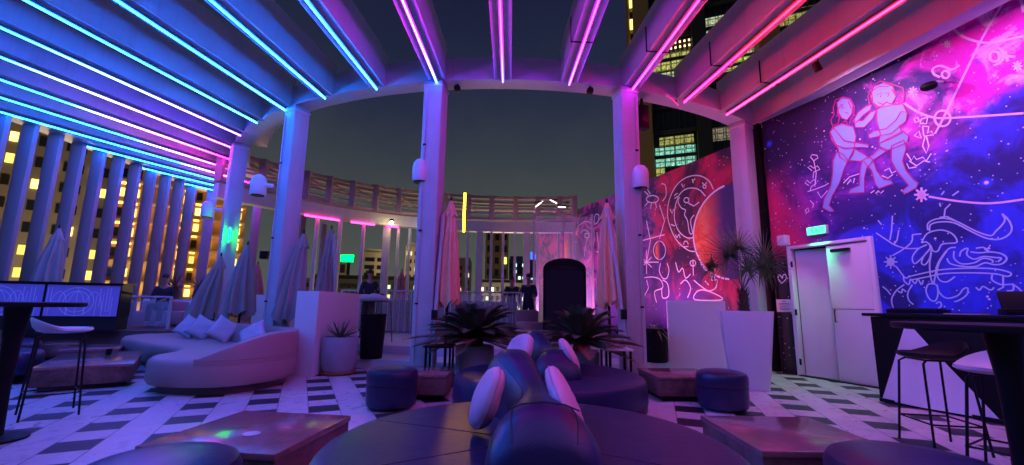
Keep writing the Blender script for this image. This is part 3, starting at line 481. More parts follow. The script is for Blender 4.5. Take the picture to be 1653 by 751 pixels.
def planet_mat(cu_,r):
    b=NB('mural_planet'); co=b.n('TexCoord').outputs['Object']; s=b.n('SeparateXYZ',{0:co}); n=b.noise(co,3.4,9,.7,.6)
    x=b.math('ADD',b.math('DIVIDE',b.math('SUBTRACT',s.outputs[0],cu_),r),b.math('MULTIPLY',b.math('SUBTRACT',n,.5),.6))
    c=b.mix(b.ss(n,.42,.6),(.80,.11,.05),(.92,.30,.14)); c=b.mix(b.ss(x,-.75,-.1),c,(.06,.03,.16))
    v=b.n('TexVoronoi',{'Vector':co,'Scale':4.2}); r_=b.n('SeparateColor',{0:v.outputs['Color']}).outputs[0]
    c=b.mix(b.math('MULTIPLY',b.ss(v.outputs['Distance'],.10,.04),b.math('GREATER_THAN',r_,.6)),c,(.30,.45,1.))
    return b.done(c,.55)
planet(-1.47,2.95,1.18,1.10,wf,'painted_planet',planet_mat(-1.47,1.18),.152)
lines('planet_rim',[[(-1.47+1.18*cos(a),2.95+1.10*sin(a)) for a in [radians(95+i*8) for i in range(22)]]],.045,ML_w,wf,.149)
planet(-9.2,3.35,.85,.62,wf,'painted_planet',planet_mat(-9.2,.85),.154)
planet(-3.99,2.79,.17,.26,wf,'painted_planet',planet_mat(-3.9,.3),.154)
# dark downpipe where the two walls meet
o=thing('downpipe','dark square downpipe between the crimson mural and the violet mural','downpipe',(5.38,8.35,0),WA)
MB().box((-.47,-.0,2.7),(.13,.12,5.4)).build('pipe',M_black,o,bev=.01)
MB().box((-.47,-.065,1.0),(.19,.012,.05)).box((-.47,-.065,3.2),(.19,.012,.05)).build('bracket',M_steel,o)
# door
dr=thing('double_door','white double door standing ajar in the mural wall under the green exit sign','door',(5.38,8.35,0),WA)
MB().box((.03,-.0,1.2),(.07,.12,2.4)).box((1.44,-.0,1.2),(.07,.12,2.4)).box((.735,-.0,2.37),(1.34,.12,.06)).build('frame',M_door,dr,bev=.006)
d1=MB().box((.40,0,1.165),(.66,.045,2.31),mt=Matrix.Translation((.07,.08,0))@Matrix.Rotation(radians(14),4,'Z')@Matrix.Translation((-.07,0,0))).build('door_leaf',M_door,dr,bev=.004)
d2=MB().box((1.07,-.02,1.165),(.67,.045,2.31)).build('door_leaf',M_door,dr,bev=.004)
MB().box((1.0,-.09,2.22),(.30,.06,.05)).build('door_closer',M_steel,d2)
MB().box((.735,-.05,.012),(1.36,.10,.018)).build('threshold',M_steel,dr)
for z in (.25,1.15,2.05): MB().box((.075,-.055,z),(.03,.02,.11)).build('hinge',M_steel,d1)
MB().tube([(.80,-.05,1.0),(.80,-.09,1.0),(.80,-.09,1.2),(.80,-.05,1.2)],.009).build('handle',M_steel,d2)
MB().box((1.07,-.0445,1.22),(.67,.004,.008)).build('panel_line',M_black,d2)
MB().box((.735,.20,1.2),(1.32,.02,2.36)).build('dark_backing',M_black,dr)
# exit sign
ex=thing('exit_sign','glowing green exit sign mounted above the white double door','exit sign',(5.38,8.35,0),WA)
EX=(.63,2.62)
MB().box((EX[0],-.06,EX[1]),(.36,.07,.16)).build('housing',M_white,ex,bev=.008)
MB().box((EX[0],-.0965,EX[1]),(.33,.003,.13)).build('lit_panel',emis('exit_green',(.05,1.,.28),3.2),ex)
def text_mesh(s,size,m,par,loc,rot,name='lettering',ext=.001,align='CENTER'):
    cu_=bpy.data.curves.new(name,'FONT'); cu_.body=s; cu_.size=size; cu_.extrude=ext; cu_.align_x=align; cu_.align_y='CENTER'
    o=bpy.data.objects.new(name,cu_); sc.collection.objects.link(o); dg=bpy.context.evaluated_depsgraph_get()
    me=bpy.data.meshes.new_from_object(o.evaluated_get(dg)); bpy.data.objects.remove(o); me.materials.clear(); me.materials.append(m)
    n=C2(bpy.data.objects.new(name,me),par); n.location=loc; n.rotation_euler=rot; return n
ld=bpy.data.lights.new('sign_light','AREA'); ld.shape='RECTANGLE'; ld.size=.3; ld.size_y=.05; ld.energy=5; ld.spread=radians(95); ld.color=(.05,1.,.35)
lo=C2(bpy.data.objects.new('lamp',ld),ex); lo.location=(EX[0],-.10,EX[1]-.09); lo.rotation_euler=(radians(-18),0,0)
text_mesh('EXIT',.115,emis('exit_white',(.02,.25,.10),1.),ex,(EX[0]+.03,-.1,EX[1]),(pi/2,0,0))
# square white speaker beside door and notice
o=thing('wall_speaker','small white square speaker on the wall left of the double door','speaker',(5.38,8.35,0),WA)
MB().box((-.02,-.09,2.52),(.17,.16,.2)).build('cabinet',M_white,o,bev=.02); MB().tube([(-.02,-.02,2.5),(-.02,-.02,2.25),(-.02,-.01,2.2)],.008).build('cable',M_white,o)
o=thing('notice','white framed notice on the dark wall beside the tall planter','notice',(5.38,8.35,0),WA)
MB().box((-.17,-.02,1.27),(.34,.02,.24)).build('board',M_white,o,bev=.004)
b=MB()
for j,(wd,z) in enumerate(((.08,1.35),(.22,1.31),(.24,1.285),(.2,1.25),(.25,1.22),(.2,1.195))): b.box((-.17,-.0315,z),(wd,.002,.008))
b.build('printed_lines',M_black,o)
lines('painted_heart',[[(-.22,1.72),(-.27,1.80),(-.25,1.87),(-.21,1.85),(-.18,1.80),(-.16,1.86),(-.11,1.87),(-.10,1.80),(-.15,1.74),(-.22,1.70)]],.02,ML_w,wn,-.006)
# black camera on the mural
o=thing('security_camera','small black camera on a bracket high on the violet mural','camera',(5.38,8.35,0),WA)
MB().sell((2.55,-.2,4.45),(.10,.07,.06),.8,.8).build('housing',M_black,o); MB().tube([(2.62,0,4.52),(2.62,-.12,4.5),(2.56,-.2,4.47)],.02).build('bracket',M_white,o)

# spotlights added on the side beam to brighten the mural
def added_spot(lab,u,power,col):
    t=thing('added_spotlight',lab,'spotlight',(5.38,8.35,0),WA,group='added spotlights above the violet mural'); p=Vector((u,-1.05,5.02)); a=(Vector((u+.1,0,2.7))-p).normalized(); q=a.to_track_quat('-Z','Z').to_matrix().to_4x4()
    MB().lathe([(.02,.16),(.05,.15),(.06,.02),(.055,.0)],mt=q).build('housing',M_steel,t).location=p
    MB().tube([tuple(p+Vector((0,0,.05))),tuple(p+Vector((0,0,.30)))],.012).build('bracket',M_steel,t)
    ld=bpy.data.lights.new('near_mural_fill','AREA'); ld.shape='DISK'; ld.size=.10; ld.energy=power; ld.color=col; ld.spread=radians(160)
    lo=C2(bpy.data.objects.new('lamp',ld),t); lo.matrix_local=Matrix.Translation(p+a*.01)@q
for k,(u,lab) in enumerate(((1.6,'added black spotlight on the side beam above the dancing figures'),(3.9,'added black spotlight on the side beam above the lion'),(6.4,'added unseen black spotlight on the side beam past the right edge of the photo'))): added_spot(lab,u,24,(.72,.38,1.))
# ---------------------------------------------------------------- low walls, planters, balustrade
def wallbox(name,pts,h,lab,cat='low wall',z=0,m=None):
    o=MB().prism(pts,z+.004,z+h).build(name,m or M_white,bev=.015); return meta(o,lab,cat)
wallbox('low_wall',[(-3.62,7.42),(-3.2,7.3),(-3.16,9.2),(-3.6,9.2)],1.38,'white low wall left of the steps behind the round concrete pot')
wallbox('low_wall',[(3.17,8.9),(4.12,8.44),(4.45,9.25),(3.45,9.75)],1.34,'white low wall right of the steps beside the tall white planter')
wallbox('low_wall',[(-6.1,10.4),(-5.3,10.4),(-5.3,10.9),(-6.1,10.9)],1.35,'pale low wall between the two left columns behind the folded umbrellas')

def pot_plain(name,lab,loc,prof,m,sx=(1,1)):
    t=thing(name,lab,'planter',loc); MB().lathe(prof,seg=40,sxy=sx).build('pot',m,t,bev=0); return t
# concrete pot with aloe
t=pot_plain('planter','round grey concrete pot on a terracotta saucer by the left low wall',(-2.92,7.72-.06,0),[(.02,.06),(.24,.06),(.285,.16),(.30,.35),(.30,.58),(.29,.62),(.25,.62),(.25,.56),(.02,.56)],M_pot)
MB().lathe([(.02,.005),(.27,.005),(.30,.05),(.28,.058),(.02,.058)]).build('saucer',M_terra,t); MB().lathe([(.02,.562),(.249,.562),(.249,.575),(.02,.575)]).build('soil',M_soil,t)
def blade(b,base,dirv,L,w,curve=.3,seg=6,fold=.3):
    d=Vector(dirv).normalized(); side=d.cross(Vector((0,0,1)))
    if side.length<.05: side=Vector((1,0,0))
    side.normalize(); up=side.cross(d).normalized(); rows=[]
    for i in range(seg+1):
        s_=i/seg; p=Vector(base)+d*L*s_+Vector((0,0,-1))*curve*L*s_*s_
        ww=w*(1-s_**1.6)*.5+.0012; nrm=up*fold*ww
        rows.append((p-side*ww+nrm,p,p+side*ww+nrm))
    V=[[b.b.verts.new(q) for q in r] for r in rows]
    for a,c in zip(V,V[1:]):
        for k in (0,1): b.b.faces.new((a[k],a[k+1],c[k+1],c[k]))
def aloe(name,lab,loc,n,L,w,m,el0=.9,curve=.05,group=None):
    t=thing(name,lab,'plant',loc,group=group); b=MB()
    for i in range(n):
        a=i*2.399+random.uniform(-.2,.2); e=random.uniform(.35,1.35) if el0>.5 else random.uniform(.2,1.2)
        blade(b,(.02*cos(a),.02*sin(a),0),(cos(a)*cos(e),sin(a)*cos(e),sin(e)),L*random.uniform(.7,1.1),w,curve,6,.5)
    b.build('leaves',m,t,ang=80); MB().lathe([(.01,-.02),(.03,-.02),(.03,.03),(.01,.04)]).build('stem',M_trunk,t); return t
aloe('aloe_plant','spiky aloe growing in the round concrete pot',(-2.92,7.66,.58),20,.42,.055,M_aloe)
# black planters with grassy plants
t=pot_plain('planter','tall black square planter on the lower step behind the concrete pot',(-2.62,8.45,.173),[(.02,0),(.20,0),(.24,.82),(.21,.82),(.20,.74),(.02,.74)],M_black)
MB().lathe([(.02,.745),(.198,.745),(.198,.755),(.02,.755)]).build('soil',M_soil,t)
aloe('grass_plant','wispy grass in the tall black planter',(-2.62,8.45,.93),34,.34,.012,M_leafb,.9,.25)
t=pot_plain('planter','round black planter beside the right low wall on the lower step',(2.78,8.62,.173),[(.02,0),(.24,0),(.26,.2),(.26,.62),(.23,.62),(.23,.54),(.02,.54)],M_black)
MB().lathe([(.02,.545),(.228,.545),(.228,.555),(.02,.555)]).build('soil',M_soil,t)
aloe('yucca_plant','pale drooping yucca in the round black planter by the right low wall',(2.78,8.62,.74),46,.48,.022,mat('yucca_leaf',(.32,.24,.12),.5,var=.3),.2,.75)
# tall white tapered planter with fan palm
t=pot_plain('planter','tall tapered white square planter standing before the violet column',(3.72,6.98,0),[],M_white) if False else thing('planter','tall tapered white planter holding the fan palm beside the right column','planter',(3.70,6.98,0),radians(-24))
def sq(r,z,rr=.05):
    P=[]
    for k,(sx_,sy_) in enumerate(((1,1),(-1,1),(-1,-1),(1,-1))):
        for j in range(4):
            a=k*pi/2+j*pi/6; P.append(Vector((sx_*(r-rr)+rr*cos(a),sy_*(r-rr)+rr*sin(a),z)))
    return P
MB().rings([sq(.25,.004),sq(.26,.02),sq(.37,1.14),sq(.37,1.165),sq(.345,1.165),sq(.335,1.06)]).build('pot',M_white,t)
MB().rings([sq(.33,1.062),sq(.33,1.075)]).build('soil',M_soil,t)
def fan_palm(lab,loc,heads,group=None):
    t=thing('fan_palm',lab,'palm',loc,group=group)
    MB().tube([(0,0,-.02),(.01,0,.15),(0,0,.42)],.085,14,.06).build('trunk',M_trunk,t)
    b=MB(); ph=MB()
    for k in range(44):   # old leaf bases
        a=k*2.4; z=.03+.4*k/44; blade(b,(.07*cos(a),.07*sin(a),z),(cos(a)*.5,sin(a)*.5,.9),.10,.04,.1,3)
    b.build('leaf_bases',M_trunk,t,ang=80)
    for (dx,dy,dz,tilt,az,R) in heads:
        hub=Vector((dx,dy,dz)); ph.tube([(0,0,.4),(dx*.35,dy*.35,.4+(dz-.4)*.5),hub],.011,6,.007)
        f=MB(); n=30; nrm=Vector((cos(az)*cos(tilt),sin(az)*cos(tilt),sin(tilt))); ax=(hub-Vector((0,0,.35))).normalized()
        side=ax.cross(nrm).normalized()
        for i in range(n):
            a=radians(-150+300*i/(n-1)); d=ax*cos(a)+side*sin(a)+nrm*random.uniform(-.08,.10)
            blade(f,hub,d,R*(1-.18*abs(a)/2.6)*random.uniform(.88,1.06),.030,random.uniform(.02,.14),5,.7)
        f.build('frond',M_leafg,t,ang=80)
    ph.build('leaf_stalks',M_aloe,t); return t
fan_palm('fan palm with stiff spiky fans in the tall tapered white planter',(3.70,6.98,1.07),
  [(-.22,-.10,.95,.2,-1.9,.62),(.42,.05,.92,.15,-1.2,.60),(.10,.22,1.12,.3,-1.6,.50),(-.05,-.28,.72,.5,-1.6,.42),(.2,-.2,.75,.4,-1.3,.40),(-.40,.15,.80,.3,-2.2,.45)])
# cycads
def cycad(lab,loc,n,L,dead,seed,group='cycads in pots before the steps'):
    random.seed(seed); t=thing('cycad',lab,'cycad',loc,group=group)
    MB().lathe([(.02,-.04),(.11,-.04),(.13,.06),(.12,.16),(.05,.22),(.01,.23)],seg=16).build('trunk',M_trunk,t)
    b=MB(); bd=MB()
    for i in range(n):
        a=i*2.399+random.uniform(-.15,.15); isd=i<dead; e=random.uniform(-.15,.15) if isd else random.uniform(.15,1.35)
        Lf=L*random.uniform(.8,1.05)*(1.1 if isd else 1); q=bd if isd else b
        d=Vector((cos(a)*cos(e),sin(a)*cos(e),sin(e))); pts=[]
        for s_ in range(13):
            u=s_/12; pts.append(Vector((0,0,.14))+d*Lf*u+Vector((0,0,-1))*Lf*.38*u*u*(1.0 if e>.3 else .35))
        q.tube(pts,.008,4,.002)
        N=42
        for k in range(4,N):
            u=k/N; f=u*12; j=int(f); p=pts[j].lerp(pts[min(j+1,12)],f-j); tg=(pts[min(j+1,12)]-pts[j]).normalized() if j<12 else d
            sd=tg.cross(Vector((0,0,1)))
            if sd.length<.05: sd=Vector((1,0,0))
            sd.normalize(); l=.17*(sin(pi*min(1,u*.95+.12))**.6)*L/.75
            for s2 in (-1,1): 
                dd=(sd*s2+tg*.75+Vector((0,0,.30))).normalized(); v=[q.b.verts.new(p+tg*.013),q.b.verts.new(p-tg*.013),q.b.verts.new(p+dd*l)]; q.b.faces.new(v)
    b.build('fronds',M_leafd,t,ang=80)
    if dead: bd.build('dry_fronds',M_leafb,t,ang=80)
    return t
def cpot(lab,loc,r,h):
    t=thing('planter',lab,'planter',loc); MB().lathe([(.02,.004),(r*.85,.004),(r,h*.7),(r,h-.02),(r-.03,h),(r-.05,h-.08),(.02,h-.08)]).build('pot',M_pot,t); MB().lathe([(.02,h-.079),(r-.055,h-.079),(r-.055,h-.07),(.02,h-.07)]).build('soil',M_soil,t)
cpot('dark grey pot under the left cycad',(-.55,6.95,0),.30,.58); cycad('dark bushy cycad left of centre below the salmon umbrella',(-.55,6.95,.54),90,.98,20,3)
cpot('dark grey pot under the right cycad',(1.06,6.62,0),.26,.56); cycad('cycad with low brown fronds in front of the black arched booth',(1.06,6.62,.52),56,.92,14,5)

# small side tables beside the cycads
def side_table(lab,loc,m):
    t=thing('side_table',lab,'side table',loc,group='small side tables by the cycads'); MB().box((0,0,.60),(.42,.42,.025),bev=.004).build('table_top',m,t)
    for a,c in ((-.17,-.17),(.17,-.17),(-.17,.17),(.17,.17)): MB().box((a,c,.296),(.03,.03,.58)).build('leg',M_steel,t)
side_table('small square side table right of the right cycad',(1.52,6.45,0),M_white); side_table('small square side table left of the left cycad beside the column',(-1.02,6.5,0),M_black)

# balustrade on the terrace
M_glass=None
b=NB('balustrade_glass'); bs=b.n('BsdfPrincipled',{'Base Color':(.75,.85,.85),'Roughness':.04,'Alpha':.22,'IOR':1.45}); b.t.links.new(bs.outputs[0],b.out.inputs[0]); M_glass=b.m
def balus(lab,pts,z,h,gl=M_glass,bars=True):
    t=thing('balustrade',lab,'balustrade')
    P=[Vector((x,y)) for x,y in pts]
    MB().tube([(p.x,p.y,z+h) for p in P],.024,8).build('handrail',M_conc,t)
    for p in (P[0],P[-1]): MB().box((p.x,p.y,z+h/2),(.05,.05,h)).build('post',M_conc,t)
    gb=MB(); bb=MB()
    for a,c in zip(P,P[1:]):
        d=c-a; mid=(a+c)/2; gb.box((mid.x,mid.y,z+h/2-.02),(d.length-.03,.012,h-.14),atan2(d.y,d.x))
        n=max(1,int(d.length/.16))
        for k in range(n): q=a+d*((k+.5)/n); bb.box((q.x,q.y-.03,z+h/2),(.012,.012,h-.06))
    gb.build('glass_panel',gl,t)
    if bars: bb.build('bars',M_conc,t)
    return t
balus('glass and steel balustrade across the back of the terrace below the city view',[(-5.1,13.2),(-4.1,13.1),(-3,12.9),(-1.5,12.75),(.3,12.9)],.342,1.22)
# planted bed behind the balustrade
o=MB().prism([(-5.15,13.6),(-4,13.5),(-1.5,13.1),(.2,13.3),(.2,13.9),(-5.15,14.3)],.342,1.30).build('planter_wall',M_stone_wall); meta(o,'rough dark planted wall behind the back balustrade','planter wall')
balus('clear glass balustrade on the left deck in front of the seated guest',[(-9.9,10.9),(-8.3,10.75)],.502,.76,bars=False)

# ---------------------------------------------------------------- column fixtures
def bell(lab,x,y,z,dx,first=[None]):
    t=thing('column_speaker',lab,'speaker',(x+dx*.36,y-.16,z),group='dome-topped fixtures on the columns')
    MB().lathe([(.02,-.2),(.135,-.2),(.145,-.18),(.145,.06),(.13,.13),(.09,.185),(.04,.21),(.005,.215)],seg=28).build('housing',M_white,t)
    MB().lathe([(.01,-.215),(.12,-.215),(.12,-.199),(.01,-.199)]).build('grille',M_black,t)
    MB().tube([(-dx*.10,0,0),(-dx*.24,.08,.0)],.045,10).build('bracket',M_white,t)
bell('white dome-topped fixture on the left of the centre-left column',-1.35,7.36,3.46,-1+.35)
bell('white dome-topped fixture on the right of the centre-right column',1.98,7.4,3.42,.62)
bell('white dome-topped fixture on the left side of the second column from the left',-4.6,8.4,3.44,-1.05)
bell('white dome-topped fixture beside the leftmost column above the green light',-7.0,10.56,3.4,-1.25)
def small_cam(lab,x,y):
    t=thing('security_camera',lab,'camera',(x,y,5.04),group='small black cameras under the ring beam')
    MB().sell((0,0,-.03),(.06,.09,.05),.7,.7).build('housing',M_black,t); MB().tube([(0,0,.0),(0,0,.06)],.015).build('bracket',M_black,t)
small_cam('small black camera under the ring beam right of the centre-left column',-1.02,7.24); small_cam('small black camera under the ring beam left of the centre-right column',1.36,7.25)
t=thing('loudspeaker','black loudspeaker hanging under the ring beam right of the centre-right column','speaker',(2.42,7.7,4.72),radians(20))
MB().box((0,0,0),(.2,.18,.46),bev=.02).build('cabinet',M_black,t); MB().box((0,0,.30),(.04,.04,.16)).build('bracket',M_steel,t); MB().lathe([(.01,0),(.07,0),(.07,.004),(.01,.004)],mt=Matrix.Translation((0,-.096,-.06))@Matrix.Rotation(pi/2,4,'X')).build('driver',M_steel,t)
t=thing('tube_lamp','short pale tube fixture sticking out below the ring beam at the right','lamp',(2.95,7.55,5.0),radians(-40)); MB().tube([(0,-.3,-.02),(0,.25,.0)],.03,10).build('housing',M_white,t); MB().tube([(0,.2,0),(0,.2,.12)],.012).build('bracket',M_steel,t)
def glow(name,lab,x,y,z,dim,col,st,cat='lamp',rz=0):
    t=thing(name,lab,cat,(x,y,z),rz); MB().box((0,.02,0),(dim[0]+.03,.05,dim[2]+.03),bev=.005).build('housing',M_steel,t)
    MB().box((0,-dim[1]/2-.006,0),dim).build('lit_panel',emis('glow_'+name,col,st),t); return t
t=thing('vertical_lamp','green glowing vertical lamp on the leftmost column, lighting it green','lamp',(-6.73,10.22,2.62)); MB().tube([(0,0,0),(0,0,.26)],.016,10).build('lit_tube',emis('glow_green',(0.,1.,.04),150),t); MB().box((-.02,.03,.13),(.03,.02,.40)).build('bracket',M_white,t)
glow('green_sign','green lit sign on the back colonnade between two posts',-5.35,14.1,2.62,(.40,.03,.22),(.0,1.,.04),12,'sign')
def tubelamp(lab,x,y,z0,z1,col,st):
    t=thing('vertical_lamp',lab,'lamp',(x,y,z0)); MB().tube([(0,0,0),(0,0,z1-z0)],.035,10).build('lit_tube',emis('glow_yellow',col,st),t); MB().box((0,.06,(z1-z0)/2),(.12,.05,z1-z0+.1)).build('housing',M_steel,t)
tubelamp('glowing yellow vertical lamp on the back timber ring right of the salmon umbrella',-1.72,15.2,3.75,5.15,(1,.42,.004),60)
def spot(lab,x,y,z,col,st,r=.06):
    t=thing('spotlight',lab,'spotlight',(x,y,z),group='spotlights on the back lintel'); MB().sell((0,0,0),(r,r,r),1,1,12,8).build('lens',emis('glow_spot',col,st),t); MB().lathe([(.02,.06),(.07,.06),(.07,.14),(.02,.15)]).build('housing',M_steel,t)
spot('warm yellow spotlight at the back lintel between pink light strips',-4.3,15.2,4.02,(1,.85,.3),60); spot('blue-white spotlight at the back lintel just left of the centre-left column',-3.15,15.3,3.98,(.5,.6,1),60)
for x,z,r,lab in ((.95,4.75,.15,'left short white glowing tube imitating a reflection in the back timber ring'),(1.45,4.85,-.1,'middle short white glowing tube imitating a reflection in the back timber ring'),(1.75,4.65,0,'right short white glowing tube imitating a reflection in the back timber ring')):  # glowing tubes stand in for reflections of lights
    t=thing('reflection_tube',lab,'lamp',(x,15.0,z),group='short white glowing tubes imitating reflections in the timber ring'); MB().tube([(-.13,0,-r*.7),(.13,0,r*.7)],.02,8).build('lit_tube',emis('glow_white',(1,.95,.85),3),t); MB().box((0,0,.07),(.3,.04,.03)).build('housing',M_steel,t)

# ---------------------------------------------------------------- furniture
def stone_table(lab,cx_,cy_,sx_,sy_,rz,h=.32,group='low stone coffee tables'):
    t=thing('coffee_table',lab,'coffee table',(cx_,cy_,0),rz,group)
    MB().box((0,0,h-.02),(sx_,sy_,.04),bev=.006).build('table_top',M_top,t)
    MB().box((0,0,(h-.04+.07)/2),(sx_-.02,sy_-.02,h-.044-.07),bev=.006).build('body',M_side,t)
    MB().box((0,0,.037),(sx_-.16,sy_-.16,.066)).build('plinth',M_base,t); return t
t=stone_table('stone coffee table at front left reflecting pink light beside a navy pouf',-1.76,3.22,.92,.92,radians(-7))
dsk=MB().lathe([(.005,.3225),(.055,.3225),(.055,.3245),(.005,.3245)],(0.05,-.12,0)).build('table_cap',M_conc,t)
stone_table('stone coffee table at front right beside a navy pouf',2.04,3.36,.90,.90,radians(0))
stone_table('stone coffee table in the middle behind the left navy pouf',-1.22,6.06,.86,.78,0)
stone_table('stone coffee table behind the right navy pouf near the low wall',2.32,6.24,.86,.78,radians(3))
stone_table('large stone coffee table on the left between the bar stool and the pale sofa',-6.22,6.75,1.0,1.9,radians(37))
stone_table('second stone coffee table on the left, behind the large one',-7.75,8.35,.8,1.1,radians(37))
stone_table('farthest stone coffee table on the left, next to the wooden deck',-9.1,9.0,.7,.9,radians(37))

def pouf(lab,cx_,cy_,r=.30,h=.45):
    t=thing('pouf',lab,'pouf',(cx_,cy_,0),group='round navy leather poufs')
    MB().lathe([(.01,.03),(r-.03,.03),(r-.01,.05),(r,.12),(r,h*.60)],seg=40).build('base',M_navy,t)
    MB().lathe([(r-.004,h*.60),(r+.006,h*.605),(r-.004,h*.62)],seg=40).build('piping',M_nseam,t)
    MB().lathe([(r-.006,h*.61),(r+.005,h*.68),(r+.005,h*.86),(r-.015,h*.95),(r-.06,h*.995),(r*.5,h+.012),(.01,h+.016)],seg=40).build('cushion',M_navy,t)
pouf('round navy pouf before the middle stone table on the left',-1.38,5.32,.29)
pouf('round navy pouf before the stone table near the tall white planter',2.58,5.50,.29)
pouf('nearest left navy pouf, cut off by the bottom edge beside the front left table',-1.66,2.22,.34)
pouf('nearest right navy pouf, cut off by the bottom edge beside the front right table',2.10,2.38,.40)

# round daybeds
def daybed(lab,cx_,cy_):
    t=thing('daybed',lab,'daybed',(cx_,cy_,0),group='round navy leather daybeds')
    R=1.15
    MB().lathe([(.02,.0),(R-.22,.0),(R-.22,.09),(.02,.09)],seg=64).build('plinth',M_base,t)
    bd=MB().lathe([(.02,.092),(R-.05,.092),(R,.13),(R+.005,.30),(R,.385),(R-.02,.425),(R-.06,.445),(R-.12,.452),(R*.5,.456),(.02,.457)],seg=96).build('mattress',M_navy,t)
    MB().lathe([(R+.001,.205),(R+.010,.21),(R+.001,.215)],seg=96).build('piping',M_nseam,bd)
    b=MB()
    for a in (radians(62),radians(118+40),radians(-150),radians(-30)): b.tube([(.2*cos(a),.2*sin(a),.4575),(.7*cos(a),.7*sin(a),.4555),((R-.1)*cos(a),(R-.1)*sin(a),.4505)],.003,4)
    b.build('seam',M_nseam,bd)
    # spine backrest: loft of (y, xc, halfwidth, height)
    st=[(-.60,.04,.10,.035),(-.575,.04,.20,.10),(-.53,.04,.255,.175),(-.44,.045,.275,.245),(-.33,.045,.265,.285),(-.18,.045,.215,.29),(0,.045,.17,.275),(.18,.04,.145,.275),(.36,.01,.155,.315),(.52,-.04,.19,.375),(.68,-.085,.23,.425),(.83,-.10,.235,.43),(.95,-.11,.195,.37),(1.03,-.115,.12,.24),(1.06,-.12,.04,.06)]
    P=catmull([s for s in [tuple(x) for x in st]],1,False) if False else st
    rs=[]; N=len(st)
    def cm(i,t_):
        g=lambda k: Vector(st[max(0,min(N-1,k))][:4]) if False else st[max(0,min(N-1,k))]
        out=[]
        for c in range(4):
            p0,p1,p2,p3=[g(i+o_)[c] for o_ in (-1,0,1,2)]
            out.append(.5*((2*p1)+(-p0+p2)*t_+(2*p0-5*p1+4*p2-p3)*t_*t_+(-p0+3*p1-3*p2+p3)*t_**3))
        return out
    for i in range(N-1):
        for q in range(4):
            y,xc,hw,h=cm(i,q/4); ring=[]
            for k in range(29):
                a=pi*k/28; e=.62; ring.append(Vector((xc+hw*math.copysign(abs(cos(a))**e,cos(a))*(1-.22*sin(a)**2),y,.44+h*abs(sin(a))**.8)))
            rs.append(ring)
    sp=MB().rings(rs).build('spine_backrest',M_navy,t,ang=60)
    MB().tube([(xc_,-.36,z_) for xc_,z_ in ()] or [(-.13,-.37,.70),(-.06,-.365,.727),(.045,-.36,.737),(.15,-.365,.727),(.22,-.37,.70)],.004,5).build('seam',M_nseam,sp)
    for sg in (-1,1):   # long seams down both flanks of the spine
        P=[]
        for i in range(2,N-3):
            y,xc,hw,h=st[i]; a=radians(58); e=.62; P.append((xc+sg*(hw+.001)*cos(a)**e*(1-.22*sin(a)**2),y,.4415+h*sin(a)**.8+.002))
        P=catmull([tuple(p) for p in P],4,False); MB().tube(P,.0035,5).build('seam',M_nseam,sp)
    return t
d1=daybed('nearest round navy leather daybed with spine backrest at the bottom centre',.12,2.58)
d2=again(d1,(.44,5.12,0),radians(2),'second round navy leather daybed, behind the nearest one, before the right cycad'); d2.scale=(.93,.93,1)
def pillow(lab,loc,dims,rot,m,e=(.75,.8),group=None,name='pillow'):
    t=MB().sell((0,0,0),dims,e[0],e[1],36,18).build(name,m,ang=70); me=t.data
    for v in me.vertices:
        n_=.0025*sin(v.co.x*31+v.co.y*17)+.002*sin(v.co.x*21-v.co.y*53); v.co.z+=n_*(1 if v.co.z>0 else -1)
    ring=[]
    for i in range(49):
        th=2*pi*i/48; f=lambda x,e_: math.copysign(abs(x)**e_,x); ring.append((dims[0]*1.005*f(cos(th),e[1]),dims[1]*1.005*f(sin(th),e[1]),0))
    MB().tube(ring,.006,6).build('piping',M_pinkp,t)
    t.location=loc; t.rotation_euler=rot; return meta(t,lab,'pillow',group)
def orient(nv,uv_):
    n_=Vector(nv).normalized(); u_=Vector(uv_); u_=(u_-n_*u_.dot(n_)).normalized(); v_=n_.cross(u_)
    return Matrix((u_,v_,n_)).transposed().to_euler()
G_='pink pillows leaning on the daybed spines'
pillow('large pink-lit pillow on the left side of the nearest daybed spine',(-.135,2.66,.665),(.175,.24,.066),orient((-.95,-.12,.36),(0,.25,1)),M_pink,group=G_)
pillow('long pink-lit pillow on the right side of the nearest daybed spine',(.325,2.72,.650),(.185,.46,.062),orient((.85,-.05,.45),(-.3,0,1)),M_pink,group=G_)
pillow('pale pillow on the left side of the farther daybed spine',(.10,5.20,.665),(.21,.25,.075),orient((-.9,-.45,.42),(0,.25,1)),M_pink,group=G_)
pillow('slim pink-lit pillow on the right side of the farther daybed spine',(.67,5.12,.655),(.185,.44,.062),orient((.85,-.05,.45),(-.3,0,1)),M_pink,group=G_)

# curved pale sofa
sofa=thing('curved_sofa','pale curved sofa with a wrap-around backrest beside the left columns','sofa',(-.10,.0,0))
OUT=[(-7.75,9.0),(-7.1,8.45),(-6.4,7.95),(-5.85,7.62),(-5.3,7.25),(-5.0,6.8),(-4.92,6.3),(-4.6,5.85),(-4.1,5.68),(-3.6,5.74),(-3.28,6.05),(-3.14,6.5),(-3.22,7.0),(-3.6,7.55),(-4.3,8.1),(-5.1,8.65),(-6.0,9.35),(-6.9,10.1),(-7.5,10.5),(-8.1,10.3),(-8.15,9.6)]
OC=catmull(OUT,5,True)
def inset(P,d):
    n=len(P); o=[]
    for i in range(n):
        t_=(P[(i+1)%n]-P[i-1]).normalized(); o.append(P[i]+Vector((-t_.y,t_.x))*d)
    return o
rs=[[Vector((p.x,p.y,z)) for p in inset(OC,d)] for z,d in ((.10,.10),(.11,.03),(.16,.0),(.36,.0),(.40,.012),(.43,.045),(.44,.10))]
MB().rings(rs).build('seat',M_gfab,sofa,ang=50)
MB().rings([[Vector((p.x,p.y,z)) for p in inset(OC,.13)] for z in (.004,.098)]).build('plinth',M_deck,sofa)
